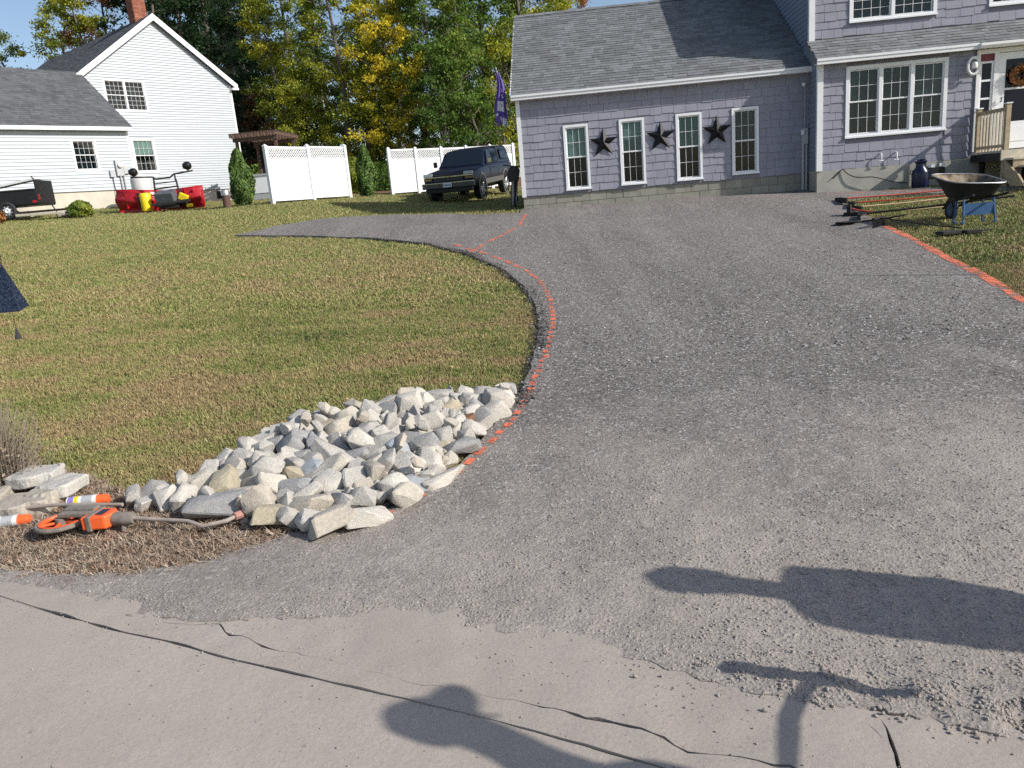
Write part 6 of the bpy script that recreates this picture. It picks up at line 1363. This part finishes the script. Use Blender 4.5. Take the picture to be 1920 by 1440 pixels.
def tree_meshes(seed, Ht=16, base=.18, spread=3.0, leaves=7000, lsize=.17, conifer=False, droop=0.0, gappy=.5):
    r = random.Random(seed); g = np.random.default_rng(seed); tr = MB(); x = y = 0.0; pts = [(0, 0, -.3)]; n = 9
    for i in range(1, n + 1): x += r.gauss(0, .16); y += r.gauss(0, .16); pts.append((x, y, Ht * .93 * i / n))
    tr.tube(pts, [.20 * Ht / 16 * (1 - .88 * i / n) + .015 for i in range(n + 1)], 8)
    tips = []
    nb = 30 if not conifer else 60
    for b in range(nb):
        f = base + (1 - base) * (b + r.random()) / nb; k = min(n - 1, int(f * .93 * n / .93)); P = Vector(pts[min(n, k)]).lerp(Vector(pts[min(n, k + 1)]), f * n - k if k < n else 0); P.z = Ht * .93 * f
        a = b * 2.4 + r.uniform(-.5, .5); prof = math.sin(math.pi * min(1, ((f - base) / (1 - base)) * .85 + .15)) ** .7 if not conifer else (1 - f) ** .8 + .06
        L = spread * prof * r.uniform(.55, 1.15); up = (.65 if not conifer else -.05) - droop; q = P + Vector((math.cos(a) * L, math.sin(a) * L, L * up * r.uniform(.5, 1.2))); mid = P.lerp(q, .5) + Vector((0, 0, .12 * L))
        tr.tube([P, mid, q], [.045 * (1.3 - f), .026, .008], 4, False)
        for k2 in range(5 if not conifer else 3):
            t = r.uniform(.35, 1.05); c = P.lerp(q, t) + Vector((r.gauss(0, .30), r.gauss(0, .30), r.gauss(0, .22))) * (L * .45 + .3); tips.append((c, r.uniform(.35, .95) * (1 if not conifer else .6)))
            if not conifer and k2 < 3: tr.tube([P.lerp(q, t * .7), c], [.014, .005], 3, False)
    tips = [q for q in tips if r.random() > gappy * .35]
    per = leaves // len(tips); V = []; 
    for c, s in tips:
        k = int(per * r.uniform(.5, 1.5)); d = g.normal(0, 1, (k, 3)); d *= (np.abs(g.normal(.55, .28, (k, 1))) * s) / np.linalg.norm(d, axis=1, keepdims=True); d[:, 2] *= .62; V.append(d + np.array(c))
    C = np.concatenate(V); N = len(C); nrm = g.normal(0, 1, (N, 3)); nrm[:, 2] += .5; nrm /= np.linalg.norm(nrm, axis=1, keepdims=True); t1 = np.cross(nrm, g.normal(0, 1, (N, 3))); t1 /= np.linalg.norm(t1, axis=1, keepdims=True); t2 = np.cross(nrm, t1); s = lsize * g.uniform(.5, 1.2, (N, 1)) * .5
    Q = np.stack([C - t1 * s, C + t2 * s * .62, C + t1 * s, C - t2 * s * .62], 1).reshape(-1, 3)
    me = bpy.data.meshes.new('crown'); me.vertices.add(4 * N); me.vertices.foreach_set('co', Q.astype(np.float32).ravel()); me.loops.add(4 * N); me.loops.foreach_set('vertex_index', np.arange(4 * N, dtype=np.int32)); me.polygons.add(N); me.polygons.foreach_set('loop_start', np.arange(0, 4 * N, 4, dtype=np.int32)); me.polygons.foreach_set('loop_total', np.full(N, 4, np.int32)); me.update(); me.materials.append(LM['green'])
    return tr.mesh('trunk', BARK, True), me
PT = [tree_meshes(1, 17, .10, 3.0, 15000, .19, gappy=.6), tree_meshes(2, 15, .04, 2.8, 14000, .19, gappy=.5), tree_meshes(3, 18, .18, 2.7, 12000, .18, gappy=1.2), tree_meshes(4, 13, .03, 3.1, 14000, .19, gappy=.4), tree_meshes(5, 16, .06, 2.6, 14000, .14, True), tree_meshes(6, 8, .0, 2.3, 9000, .17, gappy=.4), tree_meshes(7, 19, .28, 3.2, 12000, .18, gappy=.9)]
def tree(x, y, k, kind, label, rot=0, sc=1.0, pale=False, group='trees of the wood behind the houses', name='tree', cat='tree'):
    T = thing(name, label, cat, (x, y, tz(x, y)), rot, group); T.scale = (sc, sc, sc)
    t = link('trunk', PT[k][0], T); t.material_slots[0].link = 'OBJECT'; t.material_slots[0].material = BARKP if pale else BARK
    c = link('crown', PT[k][1], T); c.material_slots[0].link = 'OBJECT'; c.material_slots[0].material = LM[kind]; return T
r = random.Random(77)
WOOD = [  # u along the photo, distance, prototype, colour, scale, pale bark
    (478, 55, 4, 'dark green', 1.1, 0), (400, 60, 0, 'dark green', 1.15, 0), (350, 62, 3, 'dark green', 1.5, 0), (498, 52, 3, 'dark green', 1.1, 0), (440, 62, 0, 'dark green', 1.2, 0), (455, 66, 3, 'dark green', 1.5, 0), (530, 51, 5, 'rusty orange', .85, 0), (515, 55, 5, 'dark green', 1.1, 0), 
    (540, 52, 2, 'dark green', .95, 1), (565, 46, 1, 'yellow-green', .75, 0), (590, 47, 0, 'yellow-green', .86, 0), (618, 46.5, 5, 'yellow-green', .95, 0), (640, 52, 6, 'green', .78, 0), (655, 44, 1, 'yellow-green', .9, 0), (572, 45, 5, 'yellow-green', .8, 0),
    (700, 49, 2, 'green', .95, 0), (715, 44, 5, 'yellow-green', .95, 0), (735, 46, 1, 'yellow-green', 1.0, 0), (770, 43, 3, 'golden', .78, 0), (790, 53, 6, 'pale green', .85, 1), (812, 46, 0, 'green', .92, 0), (842, 43, 3, 'green', .85, 0),
    (870, 50, 2, 'pale green', .86, 1), (900, 44, 1, 'green', .85, 0), (935, 47, 0, 'green', .95, 0), (965, 43, 5, 'yellow-green', 1.0, 0), (900, 41, 5, 'green', .95, 0), (845, 40.5, 5, 'green', .8, 0), (1000, 50, 3, 'yellow-green', 1.15, 0), (1050, 54, 3, 'yellow-green', 1.12, 0), (1065, 58, 0, 'rusty orange', .86, 0), (1110, 60, 2, 'rusty orange', .72, 0), (1010, 46, 1, 'green', .98, 0), (1150, 58, 1, 'green', .7, 0),
    (88, 62, 1, 'pale green', .98, 0), (165, 62, 1, 'yellow-green', 1.12, 0), (212, 60, 0, 'yellow-green', 1.0, 0), (258, 62, 6, 'rusty orange', .95, 0), (325, 60, 2, 'dark green', 1.05, 0), (345, 56, 4, 'dark green', 1.1, 0)]
FARW = [(455, 68, 0, 'dark green', 1.0), (500, 74, 3, 'dark green', 1.25), (545, 70, 1, 'dark green', .85), (590, 75, 2, 'pale green', .8), (630, 68, 0, 'green', .82), (680, 76, 3, 'dark green', .95), (725, 70, 6, 'pale green', .8), (770, 74, 1, 'green', .85), (815, 68, 3, 'dark green', .9), (860, 75, 0, 'green', .85), (905, 70, 2, 'green', .85), (950, 74, 3, 'dark green', .95), (1000, 70, 1, 'green', .8), (395, 70, 0, 'dark green', 1.15), (1060, 74, 1, 'green', .75), (1120, 76, 3, 'yellow-green', .7), (1220, 74, 0, 'green', .72), (1330, 78, 0, 'green', .72), (1450, 76, 1, 'green', .72), (-60, 70, 3, 'green', .75), (-150, 72, 0, 'green', .7)]
order = sorted([(u, D, k, c, s, p) for u, D, k, c, s, p in WOOD]); cnt = {}
REF = [(150, 'over the left roof of the white house'), (320, 'above the white gable chimney'), (500, 'beside the white gable end'), (580, 'behind the left half of the first fence'), (680, 'behind the right half of the first fence'), (735, 'behind the gap between the fences'), (830, 'behind the second fence'), (930, 'behind the pickup truck'), (990, 'close to the garage roof edge'), (3000, 'showing over the garage ridge')]
for u, D, k, c, s, p in order:
    P = at(u, 400, D); ref = next(b for a, b in REF if u <= a); size = 'low ' if k == 5 else 'tall ' if s * [17, 15, 18, 13, 16, 8, 19][k] > 14.5 else ''
    key = (c, size, ref); cnt[key] = cnt.get(key, 0) + 1; extra = '' if cnt[key] == 1 else ', ' + ORD[cnt[key] - 1] + ' from the street'
    tree(P.x, D, k, c, f"{size}{c}{' pale-barked' if p else ''} {'conifer' if k == 4 else 'tree'} {ref}{extra}", r.uniform(0, 6.28), s, bool(p))
for i, (u, D, k, c, s) in enumerate(sorted(FARW)):
    P = at(u, 400, D); tree(P.x, D, k, c, f"{c} tree of the far row, {ordinal(i)} from the left end of the row", r.uniform(0, 6.28), s, False, 'far row of the wood')
# undergrowth: low leafy mass along the wood's edge
def undergrowth():
    g = np.random.default_rng(5); N = 26000; u = g.uniform(530, 1000, N); D = g.uniform(38.5, 47, N); X = np.empty(N)
    for i in range(N): X[i] = (u[i] - 960) / FPX * D[i] * 1.0 - .2
    h = np.maximum(.15, 1.2 + 1.0 * nz(X, D, .35, 2)) ; Z = TZ(X, D) + g.random(N) ** 1.3 * h
    C = np.stack([X, D, Z], 1); nrm = g.normal(0, 1, (N, 3)); nrm /= np.linalg.norm(nrm, axis=1, keepdims=True); t1 = np.cross(nrm, g.normal(0, 1, (N, 3))); t1 /= np.linalg.norm(t1, axis=1, keepdims=True); t2 = np.cross(nrm, t1); s = g.uniform(.05, .11, (N, 1))
    Q = np.stack([C - t1 * s, C + t2 * s * .7, C + t1 * s, C - t2 * s * .7], 1).reshape(-1, 3); me = bpy.data.meshes.new('undergrowth'); me.from_pydata(Q.tolist(), [], np.arange(4 * N).reshape(-1, 4).tolist()); me.materials.append(LM['green']); o = bpy.data.objects.new('undergrowth', me); COL.objects.link(o); stuff(o)
undergrowth()
def shrub(u, v, D, w, h, kind, label, n=9000, ls=.055, cone=True, name='arborvitae', cat='shrub', seed=1):
    p = at(u, v, D); z = tz(p.x, p.y); g = np.random.default_rng(seed); T = thing(name, label, cat, (p.x, p.y, z))
    MB().tube([(0, 0, -.1), (0, 0, h * .7)], [.05, .015], 6).build('trunk', BARK, T)
    t = g.random(n) ** .9; a = g.uniform(0, 6.28, n); prof = (np.sin(np.pi * np.clip(t * .86 + .12, 0, 1)) ** .55) * (1 - .45 * t) if cone else np.sin(np.pi * np.clip(t * .8 + .2, 0, 1)) ** .5
    lump = 1 + .16 * np.sin(a * 3 + t * 9 + seed) + .12 * np.sin(a * 7 - t * 17); rr = w / 2 * prof * lump * np.clip(1 - np.abs(g.normal(0, .16, n)), .2, 1.15)
    C = np.stack([rr * np.cos(a), rr * np.sin(a), .04 + t * h], 1); out = np.stack([np.cos(a), np.sin(a), .5 + 0 * a], 1); nrm = out + g.normal(0, .6, (n, 3)); nrm /= np.linalg.norm(nrm, axis=1, keepdims=True); t1 = np.cross(nrm, np.array([0, 0, 1.0]) + g.normal(0, .4, (n, 3))); t1 /= np.linalg.norm(t1, axis=1, keepdims=True); t2 = np.cross(nrm, t1); s = ls * g.uniform(.5, 1.3, (n, 1))
    Q = np.stack([C - t1 * s * .5, C + t2 * s, C + t1 * s * .5, C - t2 * s], 1).reshape(-1, 3); me = bpy.data.meshes.new('foliage'); me.from_pydata(Q.tolist(), [], np.arange(4 * n).reshape(-1, 4).tolist()); me.materials.append(LM[kind]); o = bpy.data.objects.new('foliage', me); COL.objects.link(o); o.parent = T
shrub(459, 381, 29.3, .98, 1.95, 'arborvitae', 'green columnar evergreen shrub between the white house corner and the first fence', seed=3)
shrub(691, 365, 30.5, .86, 1.85, 'arborvitae', 'green columnar evergreen shrub in the gap between the two white fences', seed=4)
shrub(153, 405, 29.2, .85, .55, 'green', 'small round shrub in the grass between the trailer and the plow', 2600, .045, False, 'low_shrub', seed=5)
shrub(-14, 414, 27.5, .8, .42, 'rusty orange', 'low reddish shrub in front of the trailer wheel', 2600, .045, False, 'low_shrub', seed=6)
shrub(668, 352, 35.5, 1.3, 1.5, 'yellow-green', 'loose yellow-green bush behind the shrub in the fence gap', 3000, .08, False, 'bush', seed=8)

# pergola and white deck beyond the first fence
def pergola():
    p = at(508, 372, 38.0); T = thing('pergola', 'brown open pergola roof over a dark seating area beside the white house', 'pergola', (p.x, p.y, tz(p.x, p.y)), R(-6))
    for x in (-.85, 1.0):
        for y in (-.9, 1.4): MB().bb(x - .06, x + .06, y - .06, y + .06, -.4, 2.55).build('post', M['brown'], T)
    for y in (-.95, 1.45): MB().bb(-1.0, 1.15, y - .04, y + .04, 2.55, 2.72).build('beam', M['brown'], T)
    for k in range(8): x = -.98 + k * .30; MB().bb(x - .03, x + .03, -1.3, 1.8, 2.725, 2.87).build('rafter', M['brown'], T)
    for k in range(8): y = -1.2 + k * .38; MB().bb(-1.05, 1.2, y - .03, y + .03, 2.873, 2.92).build('slat', M['brown'], T)
    MB().bb(-.9, 1.1, 1.5, 1.54, .3, 2.3).build('dark_backing', M['dark'], T)  # added near-black sheet, its colour standing in for the shade under the roof
    q = at(492, 372, 34.5); T = thing('white_deck', 'low white vinyl deck wall with grey rail behind the first shrub', 'deck', (q.x, q.y, tz(q.x, q.y)), R(-6))
    MB().bb(-.7, 1.3, -.05, .05, .26, .98).build('deck_wall', M['white'], T); MB().bb(-.72, 1.32, -.09, .09, .985, 1.06).build('rail', M['grey'], T); MB().bb(-.7, 1.3, -.03, .03, .0, .255).build('skirt', M['grey'], T); MB().bb(-.7, 1.3, .1, 1.4, .2, .255).build('floor_board', M['grey'], T)
pergola()

# ------------------------------------------------------------------ people and pole standing just right of the frame, whose shadows fall into it
def person(x, y, face, label, shirt, arm_r=None, cap=True, Hh=1.75, lean=0.0):
    T = thing('person', label, 'person', (x, y, tz(x, y)), face); s = Hh / 1.75
    V = {}; E = []; Rr = {}
    def v(n, p, r_, par=None):
        V[n] = Vector(p) * s; Rr[n] = r_ * s
        if par: E.append((par, n))
    v('pelvis', (0, 0, .96), (.15)); v('waist', (0, lean * .3, 1.10), .135, 'pelvis'); v('chest', (0, lean * .7, 1.32), .155, 'waist'); v('neck0', (0, lean, 1.47), .075, 'chest'); v('neck', (0, lean * 1.05 - .01, 1.53), .068, 'neck0'); v('skull', (0, lean * 1.1 - .02, 1.62), .080, 'neck'); v('crown', (0, lean * 1.1 - .01, 1.70), .072, 'skull')
    for q, sd in ((-1, 'l'), (1, 'r')):
        v('hip' + sd, (q * .10, 0, .90), .105, 'pelvis'); v('knee' + sd, (q * .085, -.03, .50), .078, 'hip' + sd); v('ank' + sd, (q * .10, .01, .09), .055, 'knee' + sd); v('toe' + sd, (q * .15, -.16, .035), .036, 'ank' + sd)
        v('sh' + sd, (q * .19, lean, 1.41), .068, 'chest'); A = arm_r[sd] if arm_r and sd in arm_r else [(q * .27, .0, 1.14), (q * .27, -.10, .90), (q * .27, -.15, .82)]
        v('el' + sd, A[0], .043, 'sh' + sd); v('wr' + sd, A[1], .029, 'el' + sd); v('pa' + sd, A[2], .032, 'wr' + sd)
        d = (Vector(A[2]) - Vector(A[1])).normalized(); side = d.orthogonal().normalized(); nn = d.cross(side)
        for f in range(4):
            o = side * (.024 * (f - 1.5)); L = (.07, .082, .076, .06)[f]; b = Vector(A[2]) + o * 1.0
            v(f'f{f}a' + sd, b + d * .045, .0095, 'pa' + sd); v(f'f{f}b' + sd, b + d * (.045 + L * .55) + nn * .012, .0085, f'f{f}a' + sd); v(f'f{f}c' + sd, b + d * (.045 + L * .85) + nn * .035, .007, f'f{f}b' + sd)
        v('t0' + sd, Vector(A[2]) - side * .035 + d * .0, .011, 'pa' + sd); v('t1' + sd, Vector(A[2]) - side * .055 + d * .035 + nn * .012, .009, 't0' + sd)
    names = list(V); me = bpy.data.meshes.new('body'); me.from_pydata([tuple(V[n]) for n in names], [(names.index(a), names.index(b)) for a, b in E], [])
    o = bpy.data.objects.new('body', me); COL.objects.link(o); o.parent = T; me.materials.append(M['skin']); me.materials.append(M[shirt]); me.materials.append(M['jean']); me.materials.append(M['blackmatte'])
    sk = o.modifiers.new('skin', 'SKIN'); 
    for i, n in enumerate(names): me.skin_vertices[0].data[i].radius = (Rr[n] * (1.25 if n in ('chest', 'waist', 'pelvis') else 1), Rr[n] * (.95 if n in ('chest', 'waist', 'pelvis') else 1)); me.skin_vertices[0].data[i].use_root = (n == 'pelvis')
    sk.use_smooth_shade = True; o.modifiers.new('sub', 'SUBSURF').levels = 2; o.modifiers['sub'].render_levels = 2
    dg = bpy.context.evaluated_depsgraph_get(); dg.update(); m2 = bpy.data.meshes.new_from_object(o.evaluated_get(dg)); o.modifiers.clear(); o.data = m2
    while len(m2.materials) < 4: m2.materials.append(None)
    for i, k in enumerate(('skin', shirt, 'jean', 'blackmatte')): m2.materials[i] = M[k]
    for p in m2.polygons:
        c = p.center / s; d = 0
        if c.z < .10: d = 3
        elif c.z < .98 and abs(c.x) < .24: d = 2
        elif .95 <= c.z < 1.49 and abs(c.x) < .235: d = 1
        p.material_index = d; p.use_smooth = True
    hz = 1.62 * s; hy = (lean * 1.1 - .02) * s
    MB().lathe([(0, -.012), (.012, 0), (.005, .02), (0, .03)], (0, hy - .092 * s, hz - .005), 8).build('nose', M['skin'], T, smooth=True)
    for q in (-1, 1): MB().lathe([(0, -.011), (.011, 0), (0, .011)], (q * .030, hy - .078 * s, hz + .02), 8).build('eye', M['black'], T, smooth=True); MB().lathe([(0, -.022), (.012, 0), (0, .026)], (q * .083 * s, hy, hz), 8).build('ear', M['skin'], T, smooth=True)
    MB().bb(-.022, .022, hy - .088 * s, hy - .076 * s, hz - .045, hz - .038).build('mouth', M['maroon'], T)
    if cap:
        c = MB(); c.lathe([(.104, .0), (.108, .03), (.094, .09), (.055, .125), (0, .135)], (0, hy, hz + .045), 20); C_ = c.build('cap', M['blackmatte'], T, smooth=True)
        m = MB(); n = 10; m.prism([(.095 * math.cos(t), hy - .07 - .13 * math.sin(t), hz + .05) for t in [math.pi * k / n for k in range(n + 1)]], (0, 0, 0), (0, 0, .008)); m.build('cap_brim', M['blackmatte'], C_)
    else: MB().lathe([(.092, -.02), (.098, .03), (.08, .085), (.04, .11), (0, .115)], (0, hy + .012, hz + .0), 20).build('hair', M['brown'], T, smooth=True)
    return T
# cap wearer by the street, holding a lute over the drive
person(2.20, .24, R(180), 'person in cap and denim standing on the street edge, holding a lute', 'shirt', {'r': [(.25, -.50, 1.18), (.11, -.60, 1.11), (.06, -.63, 1.10)], 'l': [(-.25, -.50, 1.18), (-.11, -.56, 1.12), (-.06, -.58, 1.11)]}, True, 1.80, -.60)
person(3.28, 1.66, R(-100), 'person in cap standing on the gravel at the mouth of the drive', 'shirt', {'l': [(-.205, -.04, 1.15), (-.17, -.12, .94), (-.15, -.16, .87)], 'r': [(.205, -.04, 1.16), (.17, -.12, .94), (.15, -.16, .87)]}, True, 1.78, -.10)
def held_lute():
    T = thing('held_lute', 'asphalt lute held level at waist height by the person in the cap', 'lute', (1.60, 1.80, .50)); T.rotation_euler = (0, 0, R(-58)) 
    MB().tube([(0, 0, .02), (.35, 0, .22), (1.15, 0, .62)], .018, 8).build('handle', M['handle'], T, smooth=True); MB().bb(-.02, .02, -.02, .02, -.14, .18).build('head', M['steel'], T)
held_lute()
def marker_pole():
    # slim pole whose shadow crosses the right paint line
    tip = gp(1585, 518); L = 3.4; T = thing('marker_pole', 'slim dark marker pole standing on the lawn right of the drive', 'pole')
    x, y = tip.x + L * math.cos(R(25)), tip.y - L * math.sin(R(25)) ; z = tz(x, y); hh = L * math.tan(R(32)) - (z - tip.z); T.location = (x, y, z)
    MB().tube([(0, 0, -.2), (0, 0, hh)], .016, 8).build('shaft', M['blackmatte'], T, smooth=True); MB().lathe([(0, hh), (.03, hh + .02), (0, hh + .05)], n=10).build('finial', M['blackmatte'], T)
marker_pole()
# litter of a few single fallen leaves on the lawn
lm = MB().add([(-.03, 0, 0), (-.01, .02, .008), (.02, .015, .004), (.035, 0, .01), (.015, -.02, .006), (-.015, -.018, .002)], [(0, 1, 2, 3, 4, 5)]).mesh('fallen_leaf', None)
n = 160; x, y = frustum_pts(n, 4.6, 18, 1.0); k = on_lawn(x, y); x, y = x[k], y[k]; n = len(x)
lf = varied('fallen_leaf', (.42, .27, .13), .5, 3, .8); scatter('fallen_leaves', np.stack([x, y, TZ(x, y) + .012], 1), rng.uniform(-.6, .6, (n, 3)) + np.stack([0 * x, 0 * x, rng.uniform(0, 6, n)], 1), np.repeat(rng.uniform(.45, .9, (n, 1)), 3, 1), [lm], lf)
